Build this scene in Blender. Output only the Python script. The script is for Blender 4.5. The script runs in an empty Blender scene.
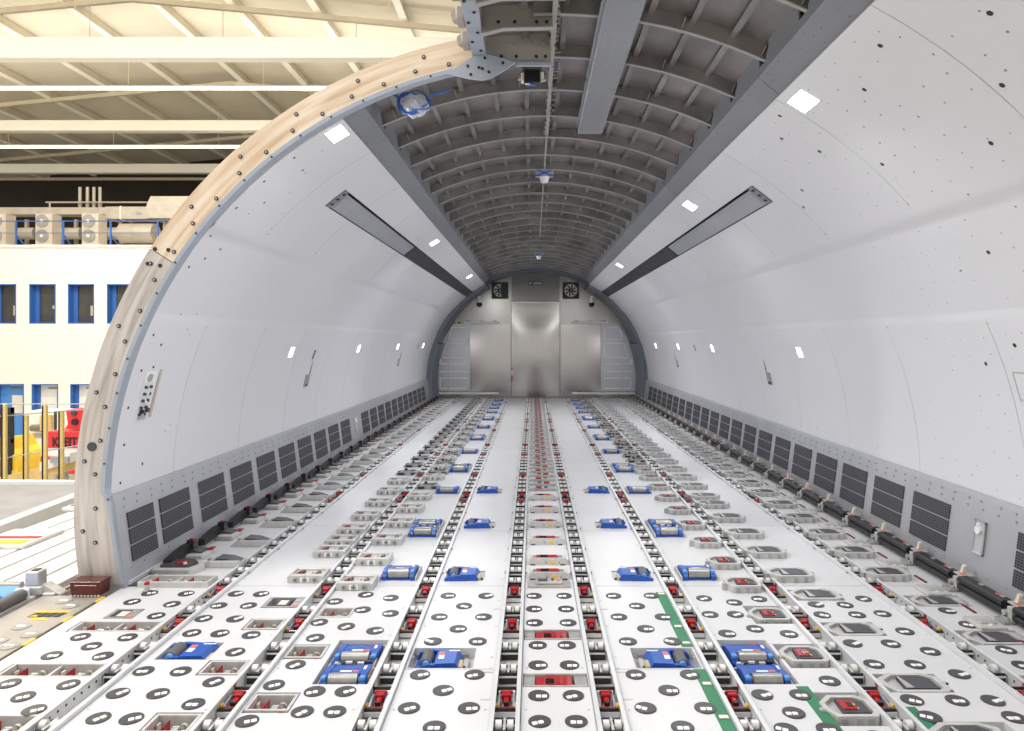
import bpy, bmesh, math, random
from mathutils import Vector, Matrix
random.seed(7)
S = bpy.context.scene
COL = S.collection
CX = 0.0985          # centre line of the fuselage (camera stands at x = 0)
ZC = 0.494           # height of the hull circle's centre
PI = math.pi

# ------------------------------------------------------------------ materials
def mat(name, col, metal=0.0, rough=0.5, noise=0.0, scale=6.0, emit=0.0, stretch=None, spec=0.5):
    m = bpy.data.materials.new(name); m.use_nodes = True
    nt = m.node_tree; b = nt.nodes['Principled BSDF']
    b.inputs['Base Color'].default_value = (*col, 1)
    b.inputs['Metallic'].default_value = metal
    b.inputs['Roughness'].default_value = rough
    b.inputs['Specular IOR Level'].default_value = spec
    if emit:
        b.inputs['Emission Color'].default_value = (*col, 1)
        b.inputs['Emission Strength'].default_value = emit
    if noise:
        tc = nt.nodes.new('ShaderNodeTexCoord'); mp = nt.nodes.new('ShaderNodeMapping')
        n = nt.nodes.new('ShaderNodeTexNoise'); r = nt.nodes.new('ShaderNodeMapRange')
        mx = nt.nodes.new('ShaderNodeMix'); mx.data_type = 'RGBA'; mx.blend_type = 'MULTIPLY'
        n.inputs['Scale'].default_value = scale; n.inputs['Detail'].default_value = 5
        if stretch: mp.inputs['Scale'].default_value = stretch
        r.inputs['From Min'].default_value = .3; r.inputs['From Max'].default_value = .7
        r.inputs['To Min'].default_value = 1 - noise; r.inputs['To Max'].default_value = 1 + noise * .3
        nt.links.new(tc.outputs['Object'], mp.inputs[0]); nt.links.new(mp.outputs[0], n.inputs['Vector'])
        nt.links.new(n.outputs['Fac'], r.inputs['Value'])
        mx.inputs['Factor'].default_value = 1
        mx.inputs[6].default_value = (*col, 1)
        nt.links.new(r.outputs[0], mx.inputs[7]); nt.links.new(mx.outputs[2], b.inputs['Base Color'])
        r2 = nt.nodes.new('ShaderNodeMapRange')
        r2.inputs['To Min'].default_value = max(.05, rough - noise * .4); r2.inputs['To Max'].default_value = min(1, rough + noise * .4)
        nt.links.new(n.outputs['Fac'], r2.inputs['Value']); nt.links.new(r2.outputs[0], b.inputs['Roughness'])
    return m

M = {}
M['floor'] = mat('floor_panel_white', (.66, .66, .67), 0, .36, .06, 2.0)
M['base'] = mat('floor_pan', (.62, .62, .61), 0, .5, .1, 3)
M['rail'] = mat('track_rail', (.72, .73, .74), .25, .38, .08, 3)
M['trackbase'] = mat('track_base', (.66, .65, .63), .1, .45, .12, 6)
M['wall'] = mat('lining_white', (.74, .74, .765), 0, .42, .03, .8)
M['seam'] = mat('seam_sealant', (.52, .46, .40), 0, .7)
M['dado'] = mat('dado_grey', (.44, .445, .47), .2, .42, .08, 3)
M['railgrey'] = mat('ceiling_rail_grey', (.275, .285, .305), .3, .42, .08, 2)
M['bluegrey'] = mat('trim_blue_grey', (.40, .44, .51), .3, .4, .06, 3)
M['endgrey'] = mat('end_band_grey', (.17, .19, .225), .1, .5, .05, 2)
M['skin'] = mat('skin_primer', (.33, .305, .295), .6, .38, .45, 3.5, stretch=(1, .5, 1))
M['frame'] = mat('frame_alloy', (.32, .305, .295), .6, .38, .4, 4)
M['flange'] = mat('frame_flange', (.46, .445, .43), .5, .4, .1, 3)
M['plate'] = mat('sealed_plate', (.40, .38, .34), .3, .45, .2, 3)
def streak_mat(name, cols, metal, rough):
    m = bpy.data.materials.new(name); m.use_nodes = True; nt = m.node_tree; b = nt.nodes['Principled BSDF']
    tc = nt.nodes.new('ShaderNodeTexCoord'); sp = nt.nodes.new('ShaderNodeSeparateXYZ'); nt.links.new(tc.outputs['Object'], sp.inputs[0])
    def mth(op, a, c):
        n = nt.nodes.new('ShaderNodeMath'); n.operation = op
        for k, v in enumerate((a, c)):
            if isinstance(v, (int, float)): n.inputs[k].default_value = v
            else: nt.links.new(v, n.inputs[k])
        return n.outputs[0]
    x = mth('SUBTRACT', sp.outputs[0], CX); z = mth('SUBTRACT', sp.outputs[2], ZC)
    r = mth('SQRT', mth('ADD', mth('MULTIPLY', x, x), mth('MULTIPLY', z, z)), 0.0); a = mth('ARCTAN2', x, z)
    cb = nt.nodes.new('ShaderNodeCombineXYZ'); nt.links.new(mth('MULTIPLY', r, 16.0), cb.inputs[0]); nt.links.new(mth('MULTIPLY', a, 3.0), cb.inputs[1])
    n = nt.nodes.new('ShaderNodeTexNoise'); n.inputs['Scale'].default_value = 1.6; n.inputs['Detail'].default_value = 6; n.inputs['Distortion'].default_value = .4
    nt.links.new(cb.outputs[0], n.inputs['Vector'])
    rp = nt.nodes.new('ShaderNodeValToRGB'); nt.links.new(n.outputs['Fac'], rp.inputs[0])
    e = rp.color_ramp.elements; e[0].position = .30; e[1].position = .70; e[0].color = (*cols[0], 1); e[1].color = (*cols[2], 1)
    q = e.new(.5); q.color = (*cols[1], 1)
    nt.links.new(rp.outputs[0], b.inputs['Base Color']); b.inputs['Metallic'].default_value = metal; b.inputs['Roughness'].default_value = rough
    return m
M['tan'] = streak_mat('door_frame_tan', ((.60, .42, .26), (.76, .61, .45), (.85, .74, .60)), .1, .42)  # warm hangar reflection on the metal, put into the base colour
M['tangrey'] = streak_mat('door_frame_alloy', ((.34, .30, .27), (.56, .51, .465), (.68, .64, .60)), .3, .42)
M['steel'] = mat('brushed_steel', (.40, .385, .365), 1.0, .15, .05, 3, stretch=(14, 1, .3))
M['steel2'] = mat('brushed_steel_dull', (.36, .345, .325), .95, .26, .10, 2)
M['steeldark'] = mat('brushed_steel_dark', (.20, .197, .19), .95, .25, .05, 3)
M['panelgrey'] = mat('light_panel', (.58, .58, .60), .3, .38, .05, 2)
M['white'] = mat('white_paint', (.82, .82, .80), 0, .4)
M['nub'] = mat('castor_white', (.92, .92, .90), 0, .35)
M['cream'] = mat('cream_plastic', (.80, .74, .62), 0, .4)
M['black'] = mat('black_rubber', (.015, .015, .017), 0, .45)
M['blackgloss'] = mat('black_gloss', (.012, .012, .014), 0, .22)
M['disc'] = mat('disc_dark', (.055, .052, .055), 0, .42, .15, 40)
M['roller'] = mat('roller_nylon', (.78, .77, .76), .1, .35)
M['rollsteel'] = mat('roller_steel', (.55, .54, .53), .7, .3)
M['grey'] = mat('alloy_cast', (.55, .54, .52), .35, .42, .2, 14)
M['house'] = mat('latch_housing', (.57, .565, .55), .15, .45, .15, 20)
M['house2'] = mat('latch_housing_grey', (.42, .42, .41), .4, .42, .2, 20)
M['pad'] = mat('latch_pad_dark', (.065, .065, .075), .1, .45, .2, 12)
M['red'] = mat('red_anodised', (.40, .012, .015), .15, .35)
M['darkred'] = mat('dark_red', (.16, .008, .01), 0, .35)
M['blue'] = mat('drive_blue', (.010, .085, .42), 0, .36, .15, 20)
M['ltblue'] = mat('drive_light_blue', (.10, .32, .75), 0, .4)
M['rubber'] = mat('roller_rubber', (.13, .125, .12), 0, .5, .2, 20)
M['rubber2'] = mat('roller_rubber_pale', (.36, .35, .335), .55, .36, .2, 20)
M['yellow'] = mat('yellow_paint', (.80, .52, .03), 0, .45)
M['orange'] = mat('placard_red', (.75, .16, .10), 0, .5)
M['green'] = mat('green_tape', (.018, .20, .085), 0, .5, .1, 5)
M['gold'] = mat('bronze_bush', (.24, .21, .15), .5, .4)
M['tanplate'] = mat('tan_side_plate', (.55, .45, .30), .1, .5, .2, 10)
M['slit'] = mat('dark_slot', (.02, .02, .02), 0, .6)
M['louver'] = mat('louver_dark', (.085, .08, .082), .2, .45)
M['cover'] = mat('cover_grey', (.40, .41, .45), .1, .3, .06, 3)
M['wire'] = mat('blue_wire', (.05, .16, .55), 0, .4)
M['bag'] = mat('clear_bag', (.72, .76, .82), 0, .15)
M['sill'] = mat('sill_plate', (.42, .385, .345), .3, .45, .12, 6)
M['silldisc'] = mat('sill_disc', (.36, .34, .31), .3, .45)
M['mahog'] = mat('red_brown_gloss', (.11, .018, .012), 0, .2, .2, 8)
M['rampgrey'] = mat('ramp_grey', (.33, .32, .32), 0, .6, .2, 4)
M['deckwhite'] = mat('deck_white', (.80, .79, .77), 0, .45, .06, 8)
M['hwall'] = mat('office_wall_cream', (.88, .85, .76), 0, .7, .03, 1)
M['hroof'] = mat('hangar_roof_sheet', (.76, .70, .57), 0, .7, .1, .8)
M['hbeam'] = mat('hangar_beam_cream', (.97, .94, .84), 0, .55)
M['hpurlin'] = mat('hangar_purlin', (.66, .58, .43), 0, .6, .1, 2)
M['hdark'] = mat('hangar_dark', (.045, .032, .022), 0, .8, .3, 2)
M['hfloor'] = mat('hangar_floor', (.62, .58, .50), 0, .5, .1, 1)
M['wblue'] = mat('window_blue', (.045, .15, .46), 0, .45)
M['doorblue'] = mat('door_blue', (.09, .30, .70), 0, .45)
M['glass'] = mat('office_glass', (.07, .065, .05), 0, .15, .5, 2)
M['acbeige'] = mat('ac_casing', (.66, .58, .46), 0, .5)
M['duct'] = mat('duct_metal', (.58, .52, .43), .3, .45, .15, 4)
M['postyel'] = mat('post_yellow', (.80, .60, .22), 0, .4)
M['beamwood'] = mat('timber_yellow', (.80, .55, .22), 0, .55, .15, 8)
M['hred'] = mat('machine_red', (.72, .03, .04), 0, .4)
M['led'] = mat('led_diffuser', (.96, .98, 1), 0, .5, emit=9.0)
M['tube'] = mat('tube_lamp', (1, .96, .86), 0, .5, emit=7.0)
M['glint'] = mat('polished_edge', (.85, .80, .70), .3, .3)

def holes_mat(name, web, cell_y, cell_z, fy, fz):
    """perforated sheet: grey web with dark oblong holes, laid out in the sheet's own coordinates (y along, z up)"""
    m = bpy.data.materials.new(name); m.use_nodes = True
    nt = m.node_tree; b = nt.nodes['Principled BSDF']
    tc = nt.nodes.new('ShaderNodeTexCoord'); sp = nt.nodes.new('ShaderNodeSeparateXYZ')
    nt.links.new(tc.outputs['Object'], sp.inputs[0])
    def node(op, a, bv):
        n = nt.nodes.new('ShaderNodeMath'); n.operation = op
        if hasattr(a, 'is_linked') : nt.links.new(a, n.inputs[0])
        else: n.inputs[0].default_value = a
        if bv is not None:
            if hasattr(bv, 'is_linked'): nt.links.new(bv, n.inputs[1])
            else: n.inputs[1].default_value = bv
        return n.outputs[0]
    ay = node('FRACT', node('DIVIDE', node('ADD', sp.outputs[1], 10.0), cell_y), None)
    az = node('FRACT', node('DIVIDE', node('ADD', sp.outputs[2], 10.0), cell_z), None)
    h = node('MULTIPLY', node('LESS_THAN', ay, fy), node('LESS_THAN', az, fz))
    mx = nt.nodes.new('ShaderNodeMix'); mx.data_type = 'RGBA'
    nt.links.new(h, mx.inputs['Factor'])
    mx.inputs[6].default_value = (*web, 1); mx.inputs[7].default_value = (.012, .012, .014, 1)
    nt.links.new(mx.outputs[2], b.inputs['Base Color']); b.inputs['Roughness'].default_value = .55
    return m
M['mesh'] = holes_mat('perforated_sheet', (.13, .133, .15), .024, .016, .84, .74)

# ------------------------------------------------------------------ mesh builder
class MB:
    def __init__(s): s.v = []; s.f = []; s.m = []; s.mats = []; s.sm = []
    def mi(s, m):
        m = M[m] if isinstance(m, str) else m
        if m not in s.mats: s.mats.append(m)
        return s.mats.index(m)
    def add(s, vs, fs, m, smooth=False):
        o = len(s.v); i = s.mi(m)
        s.v += [tuple(v) for v in vs]
        for f in fs: s.f.append([o + k for k in f]); s.m.append(i); s.sm.append(smooth)
        return s
    def box(s, x0, x1, y0, y1, z0, z1, m, b=0.0):
        if b:
            b = min(b, (x1-x0)*.45, (y1-y0)*.45, (z1-z0)*.45)
            # chamfered box: 24 vertices
            bm = bmesh.new(); bmesh.ops.create_cube(bm, size=1)
            for v in bm.verts: v.co = Vector(((x0+x1)/2+v.co.x*(x1-x0), (y0+y1)/2+v.co.y*(y1-y0), (z0+z1)/2+v.co.z*(z1-z0)))
            bmesh.ops.bevel(bm, geom=bm.edges[:], offset=b, segments=1, affect='EDGES', clamp_overlap=True)
            bm.verts.index_update()
            vs = [v.co[:] for v in bm.verts]; fs = [[v.index for v in f.verts] for f in bm.faces]
            bm.free(); return s.add(vs, fs, m)
        return s.add([(x0,y0,z0),(x1,y0,z0),(x1,y1,z0),(x0,y1,z0),(x0,y0,z1),(x1,y0,z1),(x1,y1,z1),(x0,y1,z1)],
              [(0,3,2,1),(4,5,6,7),(0,1,5,4),(1,2,6,5),(2,3,7,6),(3,0,4,7)], m)
    def prism(s, pts, a0, a1, m, axis='y', ends=True):
        """closed polygon swept along an axis; pts are (x,z) for y, (x,y) for z, (y,z) for x"""
        n = len(pts)
        def P(p, a):
            return (p[0], a, p[1]) if axis == 'y' else ((p[0], p[1], a) if axis == 'z' else (a, p[0], p[1]))
        vs = [P(p, a0) for p in pts] + [P(p, a1) for p in pts]
        fs = [(i, (i+1) % n, n+(i+1) % n, n+i) for i in range(n)]
        if ends: fs += [tuple(range(n))[::-1], tuple(range(n, 2*n))]
        return s.add(vs, fs, m)
    def cyl(s, c, r, l, m, axis='x', n=12, r2=None, caps=True):
        r2 = r if r2 is None else r2
        vs = []
        for k, (t, rr) in enumerate(((-l/2, r), (l/2, r2))):
            for i in range(n):
                a = 2*PI*i/n; p, q = rr*math.cos(a), rr*math.sin(a)
                vs.append((c[0]+t, c[1]+p, c[2]+q) if axis == 'x' else ((c[0]+p, c[1]+t, c[2]+q) if axis == 'y' else (c[0]+p, c[1]+q, c[2]+t)))
        s.add(vs, [(i, (i+1) % n, n+(i+1) % n, n+i) for i in range(n)], m, True)
        if caps: s.add(vs, [tuple(range(n))[::-1], tuple(range(n, 2*n))], m)
        return s
    def shell(s, r0, r1, t0, t1, y0, y1, m, side=1, n=None):
        """curved plate of the hull: radii r0..r1, angles in degrees, y0..y1; side -1 mirrors it to the other side"""
        n = n or max(2, int(abs(t1-t0)/3))
        vs = []
        for i in range(n+1):
            t = math.radians(t0+(t1-t0)*i/n)
            for r in (r0, r1):
                for y in (y0, y1):
                    vs.append((CX+side*r*math.cos(t), y, ZC+r*math.sin(t)))
        fs = []; sm = []
        for i in range(n):
            a = 4*i; b = a+4
            fs += [(a, b, b+1, a+1), (a+2, a+3, b+3, b+2)]
            sm += [(a, a+2, b+2, b), (a+1, b+1, b+3, a+3)]
        s.add(vs, fs, m, True); s.add(vs, sm+[(0,1,3,2),(4*n,4*n+2,4*n+3,4*n+1)], m)
        return s
    def mesh(s, name):
        me = bpy.data.meshes.new(name)
        me.from_pydata(s.v, [], s.f)
        for m in s.mats: me.materials.append(m)
        me.polygons.foreach_set('material_index', s.m)
        me.polygons.foreach_set('use_smooth', s.sm)
        me.update()
        bm = bmesh.new(); bm.from_mesh(me); bmesh.ops.remove_doubles(bm, verts=bm.verts, dist=1e-6)
        bmesh.ops.recalc_face_normals(bm, faces=bm.faces); bm.to_mesh(me); bm.free()
        me.set_sharp_from_angle(angle=math.radians(32))
        return me

def link(name, me, parent=None, loc=(0,0,0), rz=0.0, label=None):
    if isinstance(me, MB): me = me.mesh(name)
    o = bpy.data.objects.new(name, me); COL.objects.link(o)
    o.location = loc; o.rotation_euler = (0, 0, rz)
    if parent is not None: o.parent = parent
    if label: o['label'] = label
    return o
def tag(o, label, cat, group=None, kind=None):
    o['label'] = label; o['category'] = cat
    if group: o['group'] = group
    if kind: o['kind'] = kind
    return o
def thing(name, label, cat, loc, group=None, rz=0.0):
    return tag(link(name, None, None, loc, rz), label, cat, group)
def struct(name, mb, label, cat):
    return tag(link(name, mb), label, cat, None, 'structure')
ORD = 'first second third fourth fifth sixth seventh eighth ninth tenth eleventh twelfth thirteenth fourteenth fifteenth sixteenth seventeenth eighteenth nineteenth'.split()
TENS = {20: 'twentieth', 30: 'thirtieth', 40: 'fortieth', 50: 'fiftieth', 60: 'sixtieth'}
TW = {2: 'twenty', 3: 'thirty', 4: 'forty', 5: 'fifty', 6: 'sixty'}
def nth(i):
    i += 1
    if i < 20: return ORD[i-1]
    return TENS[i] if i % 10 == 0 else TW[i//10] + '-' + ORD[i % 10 - 1]
def lod(parts, far):
    """list of (part name, mesh builder, list of sub-parts) -> cached meshes; far copies are one mesh"""
    out = [(n, b.mesh(n), [(sn, sb.mesh(sn)) for sn, sb in subs]) for n, b, subs in parts]
    allm = MB()
    for n, b, subs in parts:
        for q in [b]+[sb for _, sb in subs]:
            for f, mi, sm in zip(q.f, q.m, q.sm):
                allm.add([q.v[k] for k in f], [tuple(range(len(f)))], q.mats[mi], sm)
    return out, allm.mesh(far)
def place(kit, name, label, cat, loc, group, near=True, rz=0.0):
    parts, allm = kit
    if not near: return tag(link(name, allm, None, loc, rz), label, cat, group)
    t = thing(name, label, cat, loc, group, rz)
    for n, me, subs in parts:
        p = link(n, me, t)
        for sn, sme in subs: link(sn, sme, p)
    return t

Y_END = 18.0
# ------------------------------------------------------------------ lanes and tracks
TR_U = (-1.985, -1.345, -.745, -.21, .21, .745, 1.345, 1.985)
TR_X = [CX+u for u in TR_U]
TR_NAME = ('first roller track from the open doorway', 'second roller track from the open doorway', 'third roller track from the open doorway',
           'centre roller track on the doorway side', 'centre roller track on the black-guide side', 'third roller track from the black guides',
           'second roller track from the black guides', 'first roller track from the black guides')
HW = .060
LANES = [(-2.49, TR_X[0]-HW)] + [(TR_X[i]+HW, TR_X[i+1]-HW) for i in range(7)] + [(TR_X[7]+HW, 2.66)]
LN = ('lane beside the open doorway', 'second lane from the doorway', 'third lane from the doorway', 'fourth lane from the doorway', 'narrow centre lane',
      'fourth lane from the black guides', 'third lane from the black guides', 'second lane from the black guides', 'lane beside the black guides')
mir = lambda x: 2*CX-x

LSHORT = ('lane beside the doorway', 'second lane from doorway', 'third lane from doorway', 'fourth lane from doorway', 'narrow centre lane',
          'fourth lane from black guides', 'third lane from black guides', 'second lane from black guides', 'lane beside black guides')
def panel(mb, x0, x1, y0, y1, holes, z0=-.05, z1=0.0, m='floor', g=.0025):
    x0 += g; x1 -= g; y0 += g; y1 -= g
    xs = sorted({x0, x1, *[min(max(h[k], x0), x1) for h in holes for k in (0, 1)]})
    ys = sorted({y0, y1, *[min(max(h[k], y0), y1) for h in holes for k in (2, 3)]})
    solid = {}
    for i in range(len(xs)-1):
        for j in range(len(ys)-1):
            cx, cy = (xs[i]+xs[i+1])/2, (ys[j]+ys[j+1])/2
            solid[i, j] = not any(h[0] < cx < h[1] and h[2] < cy < h[3] for h in holes)
    for (i, j), ok in solid.items():
        if not ok: continue
        a, b, c, d = xs[i], xs[i+1], ys[j], ys[j+1]
        fs = [(4,5,6,7)]
        if not solid.get((i, j-1)): fs.append((0,1,5,4))
        if not solid.get((i+1, j)): fs.append((1,2,6,5))
        if not solid.get((i, j+1)): fs.append((2,3,7,6))
        if not solid.get((i-1, j)): fs.append((3,0,4,7))
        mb.add([(a,c,z0),(b,c,z0),(b,d,z0),(a,d,z0),(a,c,z1),(b,c,z1),(b,d,z1),(a,d,z1)], fs, m)
    return mb

# recesses cut in the panels of the doorway area (x0,x1,y0,y1)
HOLES = {0: [(-2.41,-1.955,3.60,3.735), (-2.41,-1.955,3.115,3.245), (-2.41,-1.955,2.66,2.80), (-2.32,-2.16,3.77,3.90)],
         1: [(-1.515,-1.312,3.62,3.77), (-1.515,-1.312,3.13,3.28), (-1.515,-1.312,2.66,2.82), (-1.53,-1.315,3.92,4.08), (-1.78,-1.53,3.285,3.47)],
         2: [(-1.175,-.99,3.785,3.925), (-1.18,-.995,3.29,3.45), (-1.175,-.985,2.815,2.98), (-.965,-.72,3.05,3.50)],
         3: [(-.575,-.275,3.20,3.41)],
         4: [(-.045,.242,3.50,3.625), (-.045,.242,3.025,3.15)]}
HOLES[5] = [(mir(b), mir(a), c, d) for a, b, c, d in HOLES[3]]
HOLES[6] = [(1.18, 1.383, 3.70, 3.95), (1.18, 1.383, 3.20, 3.455), (1.18, 1.383, 2.72, 2.98), (mir(-.72), mir(-.965), 3.05, 3.50)]
HOLES[7] = [(1.505,1.80,3.55,3.72), (1.505,1.80,2.98,3.145), (1.505,1.80,4.03,4.20), (1.56,1.85,2.56,2.75)]
HOLES[8] = [(2.155,2.49,3.94,4.11), (2.155,2.49,3.44,3.615), (2.155,2.49,2.95,3.13)]

fb = MB().box(-2.53, 2.72, 1.6, Y_END+.1, -.12, -.05, 'base')
struct('floor', fb, 'off-white floor pan beneath the roller tracks and panels', 'floor')
BANDS = {0: [2.0, 4.27, 7.6, 11.0, 14.5, 17.95], 4: [2.0, 4.22, 7.0, 10.5, 14.0, 17.95]}
for li, (x0, x1) in enumerate(LANES):
    cuts = BANDS.get(li, [2.0, 3.19, 4.27, 5.50, 7.0, 10.5, 14.0, 17.95] if li in (3, 5) else [2.0, 4.27, 5.65, 8.2, 11.4, 14.6, 17.95])
    for k in range(len(cuts)-1):
        mb = panel(MB(), x0, x1, cuts[k], cuts[k+1], HOLES.get(li, []) if cuts[k] < 4.2 else [])
        # small countersunk fasteners along the edges
        for y in [cuts[k]+.12+.36*q for q in range(int((cuts[k+1]-cuts[k]-.1)/.36)+1)]:
            if y > 9: break
            for x in (x0+.022, x1-.022):
                mb.cyl((x, y, .0004), .006, .0016, 'grey', 'z', 6)
        if li in (3, 5) and cuts[k] < 5:   # finger slots at the track edge
            for y in (2.46, 2.92, 3.16, 3.9):
                if cuts[k] < y < cuts[k+1]:
                    xs = x1-.028 if li == 3 else x0+.028
                    mb.box(xs-.02, xs+.02, y-.005, y+.005, -.001, .0012, 'grey')
        struct('floor.%03d' % (li*10+k+1), mb, 'white floor panel, %s back from the front, %s' % (nth(k), LN[li]), 'floor panel')

# ------------------------------------------------------------------ roller tracks
LOCKS = [2.953, 3.72, 4.21, 6.52, 6.80, 7.76, 9.1, 9.97, 11.67, 12.8, 13.2, 14.2, 16.7]
cell = MB()
cell.box(-.0455, -.042, -.055, .055, -.047, -.004, 'trackbase'); cell.box(.042, .0455, -.055, .055, -.047, -.004, 'trackbase')
cell.box(-.042, .042, -.058, -.050, -.047, .001, 'blackgloss', .002); cell.box(-.042, .042, .048, .055, -.047, -.012, 'black')
cell.box(-.042, .042, -.050, .050, -.047, -.034, 'black')
cell.box(-.040, .040, -.066, -.059, -.016, -.010, 'rail'); cell.cyl((0, 0, -.008), .005, .088, 'rollsteel', 'x', 8)
cell.box(-.005, .005, -.045, .045, -.040, .002, 'grey')
cell_me = cell.mesh('roller_cradle')
def wheel(x):
    w = MB(); w.cyl((x, 0, -.006), .021, .024, 'roller', 'x', 14); w.cyl((x, 0, -.006), .009, .028, 'rollsteel', 'x', 8); return w
wheel_me = [wheel(-.023).mesh('roller'), wheel(.023).mesh('roller')]
cellfar = MB(); 
for q in (cell, wheel(-.023), wheel(.023)):
    for f, mi, sm in zip(q.f, q.m, q.sm): cellfar.add([q.v[k] for k in f], [tuple(range(len(f)))], q.mats[mi], sm)
cellfar_me = cellfar.mesh('roller_cradle')
def tray(i):
    t = thing('roller_track', 'white ' + TR_NAME[i], 'roller track', (TR_X[i], 0, 0), 'roller tracks running down the floor')
    for s in (-1, 1):
        r = MB(); x = s*(HW-.006)
        r.box(x-.006, x+.006, 1.95, 17.93, -.05, .018, 'rail')
        r.box(x-.012 if s > 0 else x-.005, x+.005 if s > 0 else x+.012, 1.95, 17.93, .013, .0185, 'rail')
        # studs along the outside flange
        if (i, s) in ((0, 1), (1, -1), (2, 1), (3, -1), (3, 1), (4, -1), (4, 1), (5, -1), (6, 1), (7, -1)):
            for q in range(24):
                y = 4.5+.52*q
                r.box(x+s*.010-.008, x+s*.010+.008, y-.010, y+.010, .0, .014, 'grey')
        if i in (0, 7):   # perforated side face
            for q in range(70):
                y = 2.3+.05*q
                r.cyl((x-s*.0065 if i == 0 else x, y, -.012), .006, .002 if i == 0 else .014, 'slit', 'x', 6)
        link('side_rail', r, t)
    b = MB().box(-HW+.012, HW-.012, 1.95, 17.93, -.05, -.047, 'trackbase')
    link('base_channel', b, t)
    y = 2.50
    while y < 17.8:
        if min(abs(y-q) for q in LOCKS) > .105:
            near = y < 6.3
            c = link('roller_cradle', cell_me if near else cellfar_me, t, (0, y, 0))
            if near:
                for w in wheel_me: link('roller', w, c)
        y += .2345 if y < 4.2 else .2
for i in range(8): tray(i)

# pallet locks in the tracks
def lock_kit():
    fr = MB(); fr.box(-.045, .045, -.085, .085, -.047, -.036, 'trackbase'); fr.box(-.045, .045, -.092, -.078, -.046, -.010, 'blackgloss', .002)
    fr.box(-.045, .045, .072, .078, -.046, .0, 'black'); fr.box(-.045, .045, -.098, -.091, -.040, -.020, 'rail')
    cl = MB(); cl.box(-.020, .020, -.002, .026, -.03, .006, 'red', .004); cl.box(-.011, .011, -.035, .0, -.03, -.004, 'red', .004)
    cl.box(-.027, .027, .016, .028, -.004, .010, 'red', .003); cl.box(-.010, .010, -.05, -.04, -.03, -.004, 'black')
    fb = MB(); fb.cyl((0, -.064, -.026), .012, .072, 'darkred', 'x', 10); fb.box(-.034, .034, -.074, -.062, -.024, -.014, 'red')
    parts = [('lock_frame', fr, []), ('lock_claw', cl, []), ('front_bar', fb, [])]
    for s in (-1, 1):
        sp = MB(); sp.prism([(-.075, -.044), (.05, -.044), (.05, -.018), (.01, -.004), (-.04, -.008), (-.075, -.018)], s*.031-.004, s*.031+.004, 'bluegrey', 'x')
        parts.append(('side_plate', sp, []))
        yp = MB(); yp.box(s*.041-.005, s*.041+.005, -.070, -.045, -.02, -.004, 'yellow', .002); parts.append(('yellow_pad', yp, []))
        rp = MB(); rp.box(s*.046-.005, s*.046+.005, .072, .090, .000, .014, 'red', .002); parts.append(('red_stop', rp, []))
    pl = MB(); pl.box(-.036, .036, .050, .068, -.03, -.010, 'white', .002); pl.box(-.02, -.006, .049, .0495, -.026, -.014, 'gold'); pl.box(.006, .02, .049, .0495, -.026, -.014, 'gold')
    parts.append(('spring_block', pl, []))
    return lod(parts, 'pallet_lock')
LK = lock_kit()
for i in range(8):
    for k, y in enumerate(LOCKS):
        if i in (0, 7) and k in (0, ) and i == 0: continue
        place(LK, 'pallet_lock', 'red pallet lock, %s from front, %s' % (nth(k-(i == 0)), TR_NAME[i].replace('roller track ', 'track ')),
              'pallet lock', (TR_X[i], y, 0), 'red pallet locks in the roller tracks', y < 7)

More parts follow.
